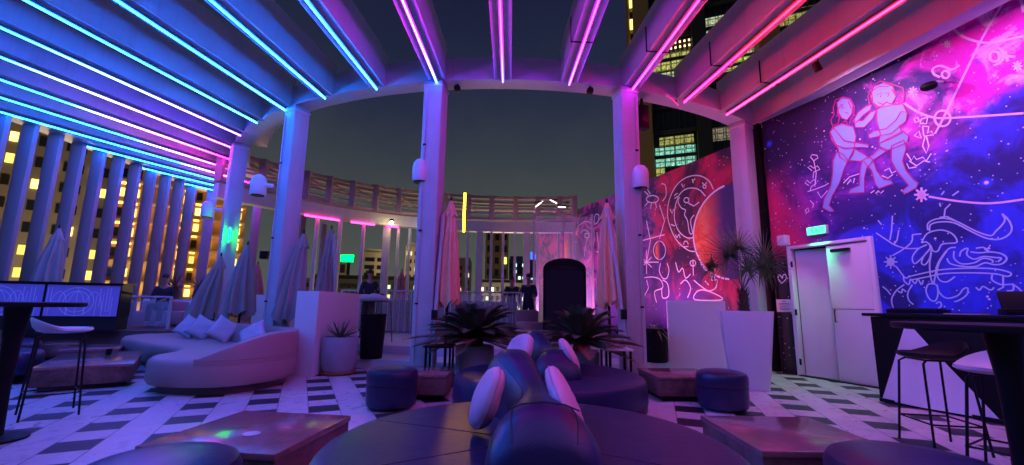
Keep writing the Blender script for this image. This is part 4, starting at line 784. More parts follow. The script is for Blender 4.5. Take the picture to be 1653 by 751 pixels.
i0=OUT.index((-4.1,5.68))*5+2; i1=OUT.index((-6.9,10.1))*5+3
seg=OC[i0:i1]; inn=inset(OC,.26)[i0:i1]; rs=[]; n=len(seg)
for i,(a,c) in enumerate(zip(seg,inn)):
    u=i/(n-1); h=.46+.30*min(1,(u/.22))**.8 if u<.9 else .76
    h=.45+.32*(1-(1-min(1,u/.26))**1.7)
    d=(c-a); f=lambda s_,z: Vector((a.x+d.x*s_,a.y+d.y*s_,z))
    rs.append([f(.0,.38),f(-.01,.44),f(.0,.46),f(.0,h-.05),f(.06,h-.01),f(.2,h),f(.62,h),f(.8,h-.01),f(.88,h-.05),f(1,.43),f(1,.38)])
MB().rings(rs).build('backrest',M_gfab,sofa,ang=50)
MB().tube([Vector((p.x,p.y,.447)) for p in inset(OC,-.006)[i0:i1]],.006,5).build('piping',M_gfab,sofa)
def cushion(lab,loc,s,rot,m=M_cush,group='square cushions on the pale curved sofa'):
    b=MB(); n=14; S=[]
    for sgn in (1,-1):
        V=[]
        for i in range(n+1):
            for j in range(n+1):
                u,v=-1+2*i/n,-1+2*j/n; t_=(max(0,1-u**4)*max(0,1-v**4))**.55*.085*s/.45
                k=1-.10*(1-abs(u)**2)*abs(v)**3; k2=1-.10*(1-abs(v)**2)*abs(u)**3
                w_=.006*sin(7*u+5*v)*(1-u*u)*(1-v*v)
                V.append(b.b.verts.new((u*s/2*k2,v*s/2*k,(t_+w_)*sgn)))
        for i in range(n):
            for j in range(n):
                q=[V[i*(n+1)+j],V[(i+1)*(n+1)+j],V[(i+1)*(n+1)+j+1],V[i*(n+1)+j+1]]; b.b.faces.new(q)
    bmesh.ops.remove_doubles(b.b,verts=b.b.verts,dist=.0015)
    o=b.build('cushion',m,ang=80); o.location=loc; o.rotation_euler=rot; return meta(o,lab,'cushion',group)
cushion('leftmost square cushion on the pale sofa, half hidden by another',(-6.55,9.05,.655),.43,orient((.25,-1,.45),(.5,.1,1)))
cushion('square cushion second from the left on the pale sofa, overlapping the leftmost',(-6.15,8.85,.655),.43,orient((.5,-1,.35),(.6,0,1)))
cushion('square cushion in the middle of the pale sofa backrest, standing on a corner',(-5.35,8.28,.66),.43,orient((.7,-1,.35),(.7,0,1)))
cushion('rightmost square cushion on the pale sofa, leaning low behind its arm',(-4.25,7.35,.65),.43,orient((-.2,-1,.7),(1,0,.8)))

# navy benches on the left
def bench(lab,pts,h=.42):
    t=thing('lounge_bench',lab,'bench',(0,0,0),group='navy lounge benches on the left'); P=catmull(pts,4,True)
    MB().rings([[Vector((p.x,p.y,z)) for p in inset(P,d)] for z,d in ((.10,.04),(.14,0),(h-.06,0),(h-.02,.015),(h,.05))]).build('seat',M_navy,t,ang=50)
    MB().rings([[Vector((p.x,p.y,z)) for p in inset(P,.1)] for z in (.004,.098)]).build('plinth',M_base,t)
bench('navy lounge bench at the left edge behind the left bar stool',[(-8.6,6.2),(-7.6,6.0),(-6.9,6.35),(-7.2,6.95),(-8.2,7.2),(-9.0,6.9)])
bench('navy lounge bench behind the left coffee tables near the patterned counter',[(-10.0,8.3),(-9.2,7.6),(-8.4,7.5),(-8.4,8.0),(-9.2,8.7),(-10.0,8.9)])

# folded umbrellas
def umbrella(lab,x,y,z0,ztop,r,m,lean=(0,0),group='folded umbrellas',seed=1,base=.0,pole=True):
    random.seed(seed); t=thing('folded_umbrella',lab,'umbrella',(x,y,base),random.uniform(0,1),group)
    H=ztop-base; zb=z0-base; N=84; rs=[]
    for j in range(26):
        u=j/25; z=H-.10-(H-.10-zb)*u; rr=.045+(r-.045)*(u**.62); ring=[]
        for k in range(N):
            a=2*pi*k/N; f=1+.26*min(1,u*2.5)*sin(a*8+1.2*sin(u*3))+.10*u*sin(a*3+seed); zz=z+(.05*sin(a*8)+.04*sin(3*a)) * (u**6)
            ring.append(Vector((rr*f*cos(a)+lean[0]*u,rr*f*sin(a)+lean[1]*u,zz)))
        rs.append(ring)
    MB().rings(rs,True,False).build('canopy',m,t,ang=70)
    rs=[]
    for j in range(7):
        u=j/6; z=H-.02-.26*u; rr=.03+.085*u; rs.append([Vector((rr*(1+.22*u*sin(8*a))*cos(a),rr*(1+.22*u*sin(8*a))*sin(a),z-.03*u*sin(8*a))) for a in [2*pi*k/64 for k in range(64)]])
    MB().rings(rs,True,False).build('top_vent',m,t,ang=70)
    MB().lathe([(.004,H+.07),(.016,H+.05),(.02,H+.02),(.014,H-.04),(.03,H-.06),(.004,H-.07)][::-1],seg=12).build('finial',M_steel,t)
    if pole:
        MB().tube([(0,0,.05),(0,0,H-.05)],.024,10).build('pole',M_steel,t)
        MB().lathe([(.02,.004),(.26,.004),(.26,.05),(.06,.07),(.03,.12),(.01,.12)],seg=24).build('base',M_base,t)
    return t
umbrella('folded salmon umbrella against the right side of the centre-left column',-1.06,7.32,1.22,2.98,.18,M_umbp,(.0,0),seed=2)
umbrella('folded salmon umbrella against the left side of the centre-right column',1.63,7.30,1.22,2.98,.18,M_umbp,(-.02,0),seed=4)
umbrella('folded grey umbrella behind the pale sofa, nearest the second column',-5.55,9.05,.92,2.38,.27,M_umb,(-.02,0),seed=5)
umbrella('folded grey umbrella between the second column and the left low wall',-3.98,8.2,.85,2.50,.22,M_umb,(-.14,0),seed=6)
umbrella('folded grey umbrella directly behind the left low wall',-4.05,9.6,1.0,2.84,.19,M_umb,(-.05,0),seed=7)
umbrella('small reddish folded umbrella in the distance between the two left columns',-7.25,12.4,.9,2.25,.26,M_umbr,(-.05,0),seed=8,base=.5)
umbrella('folded grey umbrella leaning beside the leftmost column',-6.55,9.75,.80,2.2,.24,M_umb,(-.25,0),seed=9)
umbrella('folded umbrella standing behind the patterned counter at the far left',-10.1,9.55,1.1,2.75,.24,M_umb,(-.05,0),seed=10,base=.5)
umbrella('distant reddish folded umbrella behind the balustrade left of the centre-left column',-3.7,14.7,1.0,2.3,.16,M_umbr,(0,0),seed=11,base=.34)
def ucrank(lab,x,y,h,lean):
    t=thing('umbrella_mast',lab,'mast',(x,y,0),group='leaning umbrella masts'); MB().tube([(0,0,.1),(lean[0]*.5,lean[1]*.5,h*.6),(lean[0],lean[1],h)],.032,10).build('pole',M_conc,t); MB().box((0,0,.05),(.5,.5,.09),bev=.01).build('base',M_base,t); MB().box((lean[0]*.3,0-.05,h*.38),(.09,.08,.16),bev=.01).build('crank_box',M_steel,t)
ucrank('curved mast between the salmon umbrella and the centre-right column',1.86,7.02,2.85,(-.24,.2))
ucrank('dark mast between the centre-left column and its salmon umbrella',-1.22,7.02,2.7,(.05,.2))
ucrank('curved dark mast of the umbrella behind the left low wall',-3.75,9.55,2.7,(-.22,0))

t=thing('cup','small dark cup standing on the large left coffee table','cup',(-6.35,7.1,.323)); MB().lathe([(.01,.0),(.035,.0),(.042,.09),(.038,.09),(.032,.01),(.01,.01)],seg=20).build('cup',M_black,t); MB().lathe([(.01,.07),(.037,.07),(.037,.072),(.01,.072)],seg=20).build('coffee',M_soil,t)
# ---------------------------------------------------------------- bar counter on the right
bar=thing('bar_counter','black bar counter faced with angular white panels in front of the lion mural','bar counter',(4.98,6.12,0),WA)
BLn=4.2
MB().box((BLn/2,.32,.565),(BLn,.60,1.118)).build('body',M_black,bar,bev=.004)
MB().box((BLn/2-.03,.32,1.148),(BLn+.10,.70,.042),bev=.006).build('counter_top',M_black,bar)
MB().box((BLn/2,-.007,1.148),(BLn,.006,.008)).build('edge_trim',M_steel,bar)
for k in range(3):
    o_=k*1.36
    b=MB(); A_=(o_+.03,.03); Bq=(o_+.42,1.08); Cq=(o_+1.18,.03); Dq=(o_+.68,.72); Eq=(o_+.50,.03)
    y0,y1=.015,-.05
    def tri(*ps): b.face(ps)
    a=Vector((A_[0],y0,A_[1])); p=Vector((Bq[0],y0,Bq[1])); c=Vector((Cq[0],y0,Cq[1])); f=Vector((Eq[0],-.06,Eq[1])); d_=Vector((Dq[0],y0-.02,Dq[1]))
    tri(a,f,p); tri(f,c,d_); tri(f,d_,p)
    b.build('white_facet',M_white,bar,ang=5)
MB().box((BLn/2,.05,.025),(BLn-.02,.12,.045)).build('kick_rail',M_steel,bar)
def on_bar(u,w_): 
    v=Matrix.Rotation(WA,3,'Z')@Vector((u,w_,0)); return (4.98+v.x,6.12+v.y,1.171)
def register(lab,u,w_,s=1,rz=0):
    t=thing('cash_register',lab,'cash register',on_bar(u,w_),WA+rz)
    MB().box((0,0,.04*s),(.34*s,.32*s,.075*s),bev=.008).build('base',M_black,t)
    T=Matrix.Translation((0,-.02,.17*s))@Matrix.Rotation(radians(-22),4,'X'); MB().box((0,0,0),(.36*s,.03,.22*s),mt=T,bev=.006).build('screen',M_black,t)
    MB().box((0,.0,.10*s),(.06,.05,.08)).build('stand',M_steel,t)
register('black touchscreen register on the bar counter before the lion mural',1.35,.40,1.0,radians(35))
t=thing('menu_stack','low black tray on the far end of the bar counter','tray',on_bar(.42,.28),WA); MB().box((0,0,.03),(.55,.32,.055),bev=.006).build('tray',M_black,t); MB().box((0,0,.065),(.48,.26,.012),bev=.002).build('cover',M_steel,t)
t=thing('bar_mat','thin pale bar mat on the counter between tray and register','mat',on_bar(.90,.30),WA); MB().box((0,0,.008),(.34,.22,.012)).build('mat',M_conc,t); MB().box((0,0,.018),(.28,.18,.008)).build('lining',M_steel,t)

# blue light strip added out of sight behind the bar to brighten the mural
t=thing('light_strip','added hidden blue light strip on the floor behind the bar counter washing the lion mural','light strip',(4.98,6.12,0),WA)
MB().box((2.6,.86,.06),(4.6,.03,.02)).build('lit_strip',emis('added_blue_fill',(.03,.08,1.),50),t); MB().box((2.6,.86,.025),(4.6,.06,.045)).build('housing',M_steel,t)
def add_washer(lab,loc,aim,col,power,size=(.9,.12)):  # floodlights added only to brighten the far mural
    t=thing('added_washer',lab,'floodlight',loc,group='added floodlights washing the far mural'); a=(Vector(aim)-Vector(loc)).normalized()
    q=a.to_track_quat('-Z','Z').to_matrix().to_4x4()
    MB().box((0,0,.035),(size[0],size[1],.06),mt=q).build('housing',M_steel,t)
    ld=bpy.data.lights.new('far_mural_fill','AREA'); ld.shape='RECTANGLE'; ld.size=size[0]*.9; ld.size_y=size[1]*.8; ld.energy=power; ld.color=col; ld.spread=radians(140)
    lo=C2(bpy.data.objects.new('lamp',ld),t); lo.matrix_local=Matrix.Translation(a*.004)@q
add_washer('added floodlight on the terrace floor washing the zodiac wheel',(2.95,11.2,.42),(4.6,10.4,3.2),(1.,.22,.62),75)
add_washer('added floodlight behind the arched booth washing the far end of the mural',(1.9,13.6,.42),(3.2,14.2,3.4),(1.,.2,.7),60)
add_washer('added floodlight at the far end of the terrace below the mural',(1.3,16.6,.42),(2.3,17.2,3.4),(.8,.25,1.),90)

# bar stools
def stool(lab,x,y,rz,m,group,hs=.80,sled=True):
    t=thing('bar_stool',lab,'bar stool',(x,y,0),rz,group)
    # bucket seat with low curved back: grid over polar shape
    b=MB(); rs=[]
    for (rr,zz) in ((.02,0),(.12,.0),(.18,.012),(.215,.04),(.235,.085)):
        ring=[]
        for k in range(40):
            a=2*pi*k/40; back=max(0,sin(a))**1.3; ex=1.0+.05*abs(cos(a))
            ring.append(Vector((rr*1.04*cos(a)*ex,rr*sin(a)*(1.0+.03*back),hs+zz*(.35+1.35*back))))
        rs.append(ring)
    out=[]
    for r_ in reversed(rs): out.append([Vector((p.x*1.03,p.y*1.03,p.z-.022)) for p in r_])
    b.rings(rs+out,True,True).build('seat',m,t,ang=60)
    for sx_ in (-1,1):
        MB().tube([(sx_*.13,-.13,hs-.03),(sx_*.155,-.17,hs-.06),(sx_*.22,-.21,.012)],.010,8).build('leg',M_steel,t)
        MB().tube([(sx_*.13,.13,hs-.03),(sx_*.155,.17,hs-.06),(sx_*.22,.21,.012)],.010,8).build('leg',M_steel,t)
    z=.24; s_=.205; k_=.197
    MB().tube([(-s_,-k_,z),(s_,-k_,z),(s_,k_,z),(-s_,k_,z),(-s_,-k_,z)],.008,8).build('footrest',M_steel,t)
    MB().tube([(-.13,-.13,hs-.03),(.13,-.13,hs-.03),(.13,.13,hs-.03),(-.13,.13,hs-.03),(-.13,-.13,hs-.03)],.009,8).build('seat_frame',M_steel,t)
    return t
M_seatw=mat('white_shell',(.66,.62,.64),.35,var=.04)
stool('black bar stool in front of the white-faceted bar counter',3.86,4.10,radians(-100),M_black,'bar stools round the black high tables')
stool('bar stool with a pale seat behind the black pedestal at the right edge',3.60,3.28,radians(-60),M_seatw,'bar stools round the black high tables',.78)
stool('bar stool with a pale shell seat behind the left black high table',-4.75,4.72,radians(140),M_seatw,'bar stools round the black high tables',.86)
stool('bar stool with a pale seat cut off at the left edge of the photo',-4.42,3.30,radians(60),M_seatw,'bar stools round the black high tables',.80)
stool('distant pale bar stool on the terrace beside the left low wall',-2.9,9.75,radians(160),M_seatw,'bar stools round the black high tables',.92).location.z=.341
t=stool('second distant bar stool behind the left low wall on the terrace',-3.45,10.6,radians(180),M_seatw,'bar stools round the black high tables',.92); t.location.z=.341
def high_table(lab,x,y,r,z0=0,h=1.13,square=False):
    t=thing('high_table',lab,'high table',(x,y,z0),group='black high tables')
    MB().lathe([(.02,h-.04),(r-.01,h-.04),(r,h-.03),(r,h-.006),(r-.006,h),(.02,h)],seg=48).build('table_top',M_black,t)
    MB().lathe([(.02,.03),(.06,.03),(.05,.4),(.06,.8),(.09,h-.05),(.09,h-.041),(.02,h-.041)],seg=24).build('pedestal',M_black,t)
    MB().lathe([(.02,.004),(.22,.004),(.22,.02),(.08,.04),(.02,.04)],seg=32).build('base',M_black,t)
high_table('black high table at the right edge beside the pale-seated stool',3.02,2.72,.52)
high_table('black high table at the left edge in front of the patterned counter',-4.37,3.92,.44,0,1.16)
high_table('distant dark high table behind the left low wall',-3.7,11.3,.4,.341,1.1)

# patterned counter on the left deck
cn=thing('patterned_counter','long counter on the left deck with violet-lit geometric panels','counter',(-8.62,9.68,0),radians(18))
Lc=5.2
MB().box((-Lc/2,.28,.66),(Lc-.01,.46,.28)).build('plinth',M_base,cn)
MB().box((-Lc/2,.28,1.15),(Lc,.50,.70)).build('body',M_black,cn)
MB().box((-Lc/2,.28,1.52),(Lc+.1,.62,.035)).build('counter_top',M_black,cn)
b=NB('glowing_panel'); e=b.n('Emission',{'Color':(.16,.05,.62),'Strength':.55}); b.t.links.new(e.outputs[0],b.out.inputs[0]); M_pan=mat('patterned_panel',(.40,.30,.62),.4,var=.1)
M_ln=mat('panel_lines',(.85,.80,.95),.5)
for k in range(4):
    u=-Lc+1.3*k
    p=MB().box((u+.65,.021,1.15),(1.26,.014,.66)).build('patterned_panel',M_pan,cn)
    b=MB(); cx_,cz_=u+.55,1.13
    for rr in (.30,.22): ribbon(b,[(cx_+rr*cos(a),cz_+rr*sin(a)) for a in [radians(q*10) for q in range(37)]],.012,.010)
    for dx in (-.3,0,.3): ribbon(b,[(cx_+dx+.16*cos(a),.84+.5*sin(a)) for a in [radians(q*10) for q in range(0,19)]],.010,.009)
    for j,(x0,z0,x1,z1) in enumerate(((.34,.15,.34,-.3),(.40,.3,.40,-.1),(.46,.2,.46,-.3),(.46,-.3,.62,-.3),(.52,.3,.52,-.2),(.52,-.2,.58,-.2),(.58,-.2,.58,.3),(.62,.1,.62,-.3),(-.5,.3,-.5,-.3),(-.44,.3,-.44,0),(-.44,0,-.3,0),(0,.3,0,-.3))): ribbon(b,[(cx_+x0,cz_+z0),(cx_+x1,cz_+z1)],.010,.0085-.0001*j)
    b.build('pattern_lines',M_ln,p)
    MB().box((u,.008,1.15),(.03,.03,.70)).build('mullion',M_black,cn)

# black arched booth on the terrace
bt=thing('arched_booth','black arched booth standing on the terrace in front of the far mural','booth',(1.37,11.2,.342),radians(-6))
def arch(w_,h0,h1,n=16): return [(-w_/2,0)]+[(-w_/2*cos(pi*i/n),h0+(h1-h0)*sin(pi*i/n)) for i in range(n+1)]+[(w_/2,0)]
b=MB(); A=arch(1.10,1.80,2.08); b.rings([[Vector((x,yy,z)) for x,z in A] for yy in (0,.9)]).build('shell',M_black,bt,bev=.01)
A=arch(.96,1.60,1.82); MB().rings([[Vector((x*1,yy,z+.06)) for x,z in A] for yy in (-.012,-.001)]).build('front_panel',mat('booth_fabric',(.012,.012,.013),.9),bt)
MB().tube([(-.56,-.012,1.80),(.56,-.012,1.80)],.008).build('trim',M_steel,bt)
# small white lounge seat and low tables near the booth
t=thing('lounge_chair','low white lounge chair left of the arched booth','armchair',(.55,12.2,.342),radians(20))
MB().box((0,0,.24),(.7,.65,.34),bev=.06).build('seat',M_gfab,t); MB().box((0,.28,.52),(.7,.16,.42),bev=.06).build('backrest',M_gfab,t); MB().box((0,0,.035),(.5,.5,.06)).build('plinth',M_base,t)
t=thing('lounge_chair','pale lounge seat at the foot of the curved back terrace behind the left cycad','armchair',(.45,9.3,.342),radians(-10))
MB().box((0,0,.2),(.8,.6,.28),bev=.06).build('seat',M_gfab,t); MB().box((0,0,.03),(.6,.45,.05)).build('plinth',M_base,t)
# deck planter + palm, second palm
def tuft(lab,loc,L,n,m,seed):
    random.seed(seed); t=thing('potted_palm',lab,'palm',loc,group='small palms in planters on the left deck'); b=MB()
    MB().lathe([(.01,-.03),(.10,-.03),(.14,.10),(.12,.25),(.05,.34),(.01,.35)],seg=14).build('trunk',M_trunk,t)
    for i in range(n):
        a=i*2.4; e=random.uniform(.2,1.3); blade(b,(0,0,.3),(cos(a)*cos(e),sin(a)*cos(e),sin(e)),L*random.uniform(.7,1.1),.05,.25,6,.5)
    b.build('fronds',m,t,ang=80)
meta(MB().prism([(-10.2,12.2),(-8.75,12.2),(-8.75,12.8),(-10.2,12.8)],.504,1.22).build('planter_box',M_white,bev=.01),'white rectangular planter box on the left deck','planter')
tuft('dark reddish palm in the white planter box on the left deck',(-9.6,12.5,1.21),.62,34,M_leafb,21)
tuft('smaller dark palm in the white planter box, close to the leftmost column',(-8.95,12.55,1.21),.5,26,M_leafd,22)
# far wall panel right end of the colonnade (glass screen)
t=thing('glass_screen','tall clear glass screen panels right of the back colonnade','glass screen',(1.2,14.2,.342))
MB().box((0,0,1.9),(.9,.012,3.8)).build('pane',M_glass,t); MB().box((1.0,.0,1.9),(.9,.012,3.8)).build('pane',M_glass,t)
for x in (-.47,.5,1.47): MB().box((x,0,1.95),(.06,.06,3.9)).build('frame',M_conc,t)
# low green uplight spots on tall planter leaves etc: square black speakers on posts
for x,y,z,lab in ((-7.6,13.3,2.6,'small black wall speaker beyond the second column from the left'),(-4.75,14.6,2.15,'small black wall speaker on the back colonnade left of the bartender')):
    t=thing('wall_speaker',lab,'speaker',(x,y,z)); MB().box((0,0,0),(.22,.2,.24),bev=.01).build('cabinet',M_black,t); MB().box((0,.14,0),(.05,.1,.05)).build('bracket',M_steel,t)

# ---------------------------------------------------------------- people
def skinmesh(name,nodes,edges,m,parent,lev=2,root=0):
    me=bpy.data.meshes.new(name); me.from_pydata([n_[:3] for n_ in nodes],edges,[]); o=C2(bpy.data.objects.new(name,me),parent)
    md=o.modifiers.new('skin','SKIN')
    sv=me.skin_vertices[0].data
    for i,n_ in enumerate(nodes): sv[i].radius=(n_[3],n_[4] if len(n_)>4 else n_[3]); sv[i].use_root=(i==root)
    s_=o.modifiers.new('sub','SUBSURF'); s_.levels=lev; s_.render_levels=lev
    me.materials.append(m)
    dg=bpy.context.evaluated_depsgraph_get(); me2=bpy.data.meshes.new_from_object(o.evaluated_get(dg)); o.modifiers.clear(); o.data=me2
    for p in me2.polygons: p.use_smooth=True
    if not me2.materials: me2.materials.append(m)
    return o
def person(lab,loc,rz,pose='stand',hand=(.28,-.35,1.10),group=None):
    t=thing('person',lab,'person',loc,rz,group)
    hip=.93 if pose=='stand' else .52
    N=[(0,0,hip,.13,.10),(0,0,hip+.22,.12,.09),(0,0,hip+.42,.15,.10),(0,0,hip+.54,.07,.06),(0,-.01,hip+.60,.052,.055),(0,-.02,hip+.69,.075,.09),(0,-.02,hip+.79,.07,.085)]
    E=[(0,1),(1,2),(2,3),(3,4),(4,5),(5,6)]
    hands=[]
    for s_ in (-1,1):
        k=len(N); hx,hy,hz=hand
        N+=[(s_*.17,0,hip+.48,.058),(s_*.23,-.03,hip+.22,.045),(s_*hx*.9,hy*.75,hz-.02 if pose!='stand' or s_>0 else hip-.02,.034)]
        if pose=='stand' and s_<0: N[-1]=(s_*.27,-.06,hip-.03,.034)
        E+=[(2,k),(k,k+1),(k+1,k+2)]
        w_=Vector(N[k+2][:3]); d=(w_-Vector(N[k+1][:3])).normalized()
        pm=w_+d*.09; N.append((*pm,.034,.018)); E.append((k+2,k+3)); j=len(N)-1
        sd=d.cross(Vector((0,0,1))); sd=sd.normalized() if sd.length>.1 else Vector((0,1,0))
        for q,(of,l) in enumerate(((-.030,.06),(-.010,.075),(.010,.07),(.030,.055))):
            b0=pm+sd*of+d*.02; N.append((*b0,.009)); N.append((*(b0+d*l*.6+Vector((0,0,-.008))),.008)); N.append((*(b0+d*l+Vector((0,0,-.02))),.007)); n_=len(N); E+=[(j,n_-3),(n_-3,n_-2),(n_-2,n_-1)]
        b0=w_+d*.03-sd*.035; N.append((*b0,.010)); N.append((*(b0+d*.04-sd*.02),.009)); n_=len(N); E+=[(k+2,n_-2),(n_-2,n_-1)]
    for s_ in (-1,1):
        k=len(N)
        if pose=='stand': N+=[(s_*.095,0,hip-.08,.085),(s_*.10,-.01,hip-.45,.06),(s_*.11,.02,.10,.042),(s_*.12,-.10,.045,.042,.035),(s_*.125,-.17,.035,.035,.028)]
        else: N+=[(s_*.10,-.05,hip-.02,.085),(s_*.12,-.42,hip+.02,.062),(s_*.12,-.44,.12,.045),(s_*.12,-.55,.05,.04,.034),(s_*.12,-.60,.04,.034,.028)]
        E+=[(0,k),(k,k+1),(k+1,k+2),(k+2,k+3),(k+3,k+4)]
    skinmesh('body',N,E,M_skin,t)
    # clothes: torso, sleeves and trousers a little outside the body
    def infl(n_): return (*n_[:3],*(r_+.014 for r_ in n_[3:]))
    cid=[0,1,2]; CN=[infl(N[i]) for i in cid]; CE=[(0,1),(1,2)]
    ai=[7,7+3+1+14]
    for a0 in ai:
        k=len(CN); CN+=[infl(N[a0]),infl(N[a0+1]),infl(N[a0+2])]; CE+=[(2,k),(k,k+1),(k+1,k+2)]
    l0=len(N)-10
    for a0 in (l0,l0+5):
        k=len(CN); CN+=[infl(N[a0]),infl(N[a0+1]),infl(N[a0+2])]; CE+=[(0,k),(k,k+1),(k+1,k+2)]
    skinmesh('clothes',CN,CE,M_cloth,t)
    h=Vector((0,-.02,hip+.76)); MB().sell(h+Vector((0,.022,.035)),(.083,.098,.085),1,1,18,12).build('hair',M_hair,t)
    f=MB(); f.sell(h+Vector((0,-.092,-.035)),(.014,.018,.022),1,1,8,6)
    for s_ in (-1,1): f.sell(h+Vector((s_*.082,0,-.03)),(.012,.02,.03),1,1,8,6)
    f.build('nose_and_ears',M_skin,t); e=MB()
    for s_ in (-1,1): e.sell(h+Vector((s_*.032,-.083,-.012)),(.009,.008,.005),1,1,8,6)
    e.sell(h+Vector((0,-.085,-.075)),(.018,.006,.004),1,1,8,6); e.build('eyes_and_mouth',M_hair,t)
    return t
person('person in dark clothes behind the balustrade left of the centre-left column',(-4.0,12.35,.342),radians(20),'stand',(.25,-.30,1.25))
person('person in dark clothes standing at the right end of the back balustrade',(.52,13.0,.342),radians(-15),'stand',(.24,-.25,1.15))
person('person in dark clothes behind the glass balustrade, left of the standing guest',(.02,14.3,.342),radians(10),'stand',(.24,-.28,1.2))
person('seated person in dark clothes on the left deck behind the glass balustrade',(-9.3,11.75,.502),radians(20),'sit',(.15,-.36,.72))
t=thing('lounge_chair','purple-lit lounge chair carrying the seated guest on the left deck','armchair',(-9.3,11.8,.502),radians(20))
MB().box((0,0,.22),(1.1,.6,.36),bev=.05).build('seat',M_gfab,t); MB().box((0,.30,.5),(1.1,.12,.3),bev=.04).build('backrest',M_gfab,t)

# ---------------------------------------------------------------- city beyond
def building(lab,cx_,cy_,w_,d_,z0,z1,rz,wallc,nx,nz_,ww,wh,lit,litc,lits,zb=None,kind='building',glassc=(.01,.012,.016),balc=False,seed=0,side=True,wz0=None,wz1=None):
    random.seed(seed); t=thing('building',lab,'building',(cx_,cy_,0),rz)
    MB().box((0,d_/2,(z0+z1)/2),(w_,d_,z1-z0)).build('wall',wallc,t); MB().box((0,d_/2,z1+.4),(w_*.9,d_*.9,.8)).build('parapet',wallc,t)
    a,c=(wz0 if wz0 is not None else z0),(wz1 if wz1 is not None else z1); dx=w_/nx; dz=(c-a)/nz_
    dm=mat('window_dark',glassc,.15,bump=0); lm=[emis('window_lit',tuple(min(1,x*random.uniform(.75,1.2)) for x in litc),lits*random.uniform(.4,1.4)) for _ in range(4)]
    wm=MB().box((0,-.06,0),(ww,.12,wh)).build('window',dm); base=wm.data; litms=[]
    for m_ in lm: q=base.copy(); q.materials.clear(); q.materials.append(m_); litms.append(q)
    bpy.data.objects.remove(wm)
    for j in range(nz_):
        for i in range(nx):
            on=random.random()<lit
            o=C2(bpy.data.objects.new('window',random.choice(litms) if on else base),t); o.location=(-w_/2+dx*(i+.5),0,a+dz*(j+.5))
    if balc:
        b=MB(); l=MB()
        sl=MB().box((0,-.55,0),(w_*.96,1.1,.16)).build('balcony_slab',wallc,t); sl.location.z=a
        for j in range(1,nz_): o=sl.copy(); sc.collection.objects.link(o); o.parent=t; o.location.z=a+dz*j
        lo=MB().box((0,-.5,0),(.34,.3,.09)).build('balcony_light',emis('balcony_light',(1.,.40,.04),lits*3.5),t); lo.location=(-w_/2+dx*.5,0,a-.15)
        for j in range(nz_):
            for i in range(nx):
                if random.random()<balc: o=lo.copy(); sc.collection.objects.link(o); o.parent=t; o.location=(-w_/2+dx*(i+.5),0,a+dz*j-.15)
        bpy.data.objects.remove(lo)
    return t
B_tan=mat('tan_facade',(.34,.23,.12),.8,var=.15,scale=.3); B_grey=mat('grey_facade',(.17,.15,.14),.8,var=.2,scale=.3); B_pale=mat('pale_facade',(.42,.38,.30),.8,var=.1,scale=.3); B_dark=mat('dark_facade',(.03,.032,.04),.5,var=.2,scale=.3); B_steel=mat('steel_mullion',(.06,.06,.07),.5)
YL=(1.,.66,.12); WL=(1.,.88,.55)
building('apartment block with orange balcony lights behind the fins at the far left',-34,22,9,10,-30,18,radians(58),B_tan,9,22,.38,.65,.25,YL,2.4,balc=.7,seed=1,wz0=-18,wz1=17)
building('grey apartment block with scattered yellow windows behind the left fins',-33,30,9,10,-30,17,radians(45),B_grey,13,22,.38,.65,.32,YL,2.6,seed=2,wz0=-18,wz1=16)
building('tan apartment block with a column of orange balcony lights behind the fins',-27,32,4.5,8,-30,15,radians(38),B_tan,6,22,.36,.6,.4,YL,2.6,balc=.8,seed=3,wz0=-18,wz1=14)
building('slim tan block with lit balconies left of the leftmost column',-25.5,37,4,8,-30,13,radians(34),B_tan,4,22,.36,.6,.45,YL,2.6,balc=.95,seed=4,wz0=-18,wz1=12)
building('distant tower with rows of small lit windows left of the white planter box',-66,92,11,10,-60,14,radians(30),B_grey,5,16,1.4,1.6,.4,WL,2.,seed=5,wz0=-40,wz1=13)
building('pale striped tower beyond the colonnade behind the bartender',-34.5,110,6,8,-60,14,radians(15),B_pale,2,30,2.3,1.0,.12,WL,1.2,seed=6,wz0=-45,wz1=13)
building('narrow pale tower with lit windows left of the bartender',-42,105,4,8,-60,12,radians(15),B_grey,2,16,1.,2.,.5,WL,1.8,seed=12,wz0=-45,wz1=11)
building('slender tower with lit rows just left of the centre-left column',-24.5,112,6,9,-60,16,radians(10),B_pale,3,32,1.3,1.0,.3,WL,1.5,seed=7,wz0=-50,wz1=15)
building('tan office tower with dark window columns in the centre of the city view',-3.6,105,5.6,9,-60,20,radians(2),mat('cream_facade',(.50,.36,.18),.8,var=.1,scale=.3),3,24,1.0,1.6,.12,YL,2.,seed=8,wz0=-50,wz1=19)
crown=building('dark glass tower with a blue-lit crown right of centre',6.5,120,6,8,-60,13,radians(-3),B_dark,4,14,1.2,1.6,.35,(.25,.7,1.),1.5,seed=9,wz0=-50,wz1=10)
for i in range(5): MB().box((-2+i,1,14.3+.35*(i%2)),(.5,.5,2.0+.7*(i%2))).build('lit_fin',emis('crown_blue',(.02,.12,1.),2.5),crown)
building('low dark city block with green and white lights below the view',1,95,18,8,-60,6,0,B_dark,16,14,.55,.8,.34,(.8,1.,.5),3.,seed=10,wz0=-22,wz1=5.5)
building('low dark city block behind the left balustrade',-30,90,24,8,-60,6,radians(10),B_dark,18,14,.6,.8,.34,(1.,.85,.5),2.5,seed=11,wz0=-22,wz1=5.5)
building('slim pale tower right of the salmon umbrella by the centre-left column',-14,118,6,8,-60,13,radians(4),B_pale,3,26,1.,1.1,.35,WL,1.6,seed=13,wz0=-40,wz1=12)
building('grey tower with green-white windows left of the arched booth',1.8,130,5,8,-60,15,radians(0),B_grey,4,28,.7,.9,.4,(.6,1.,.75),2.2,seed=14,wz0=-40,wz1=14)
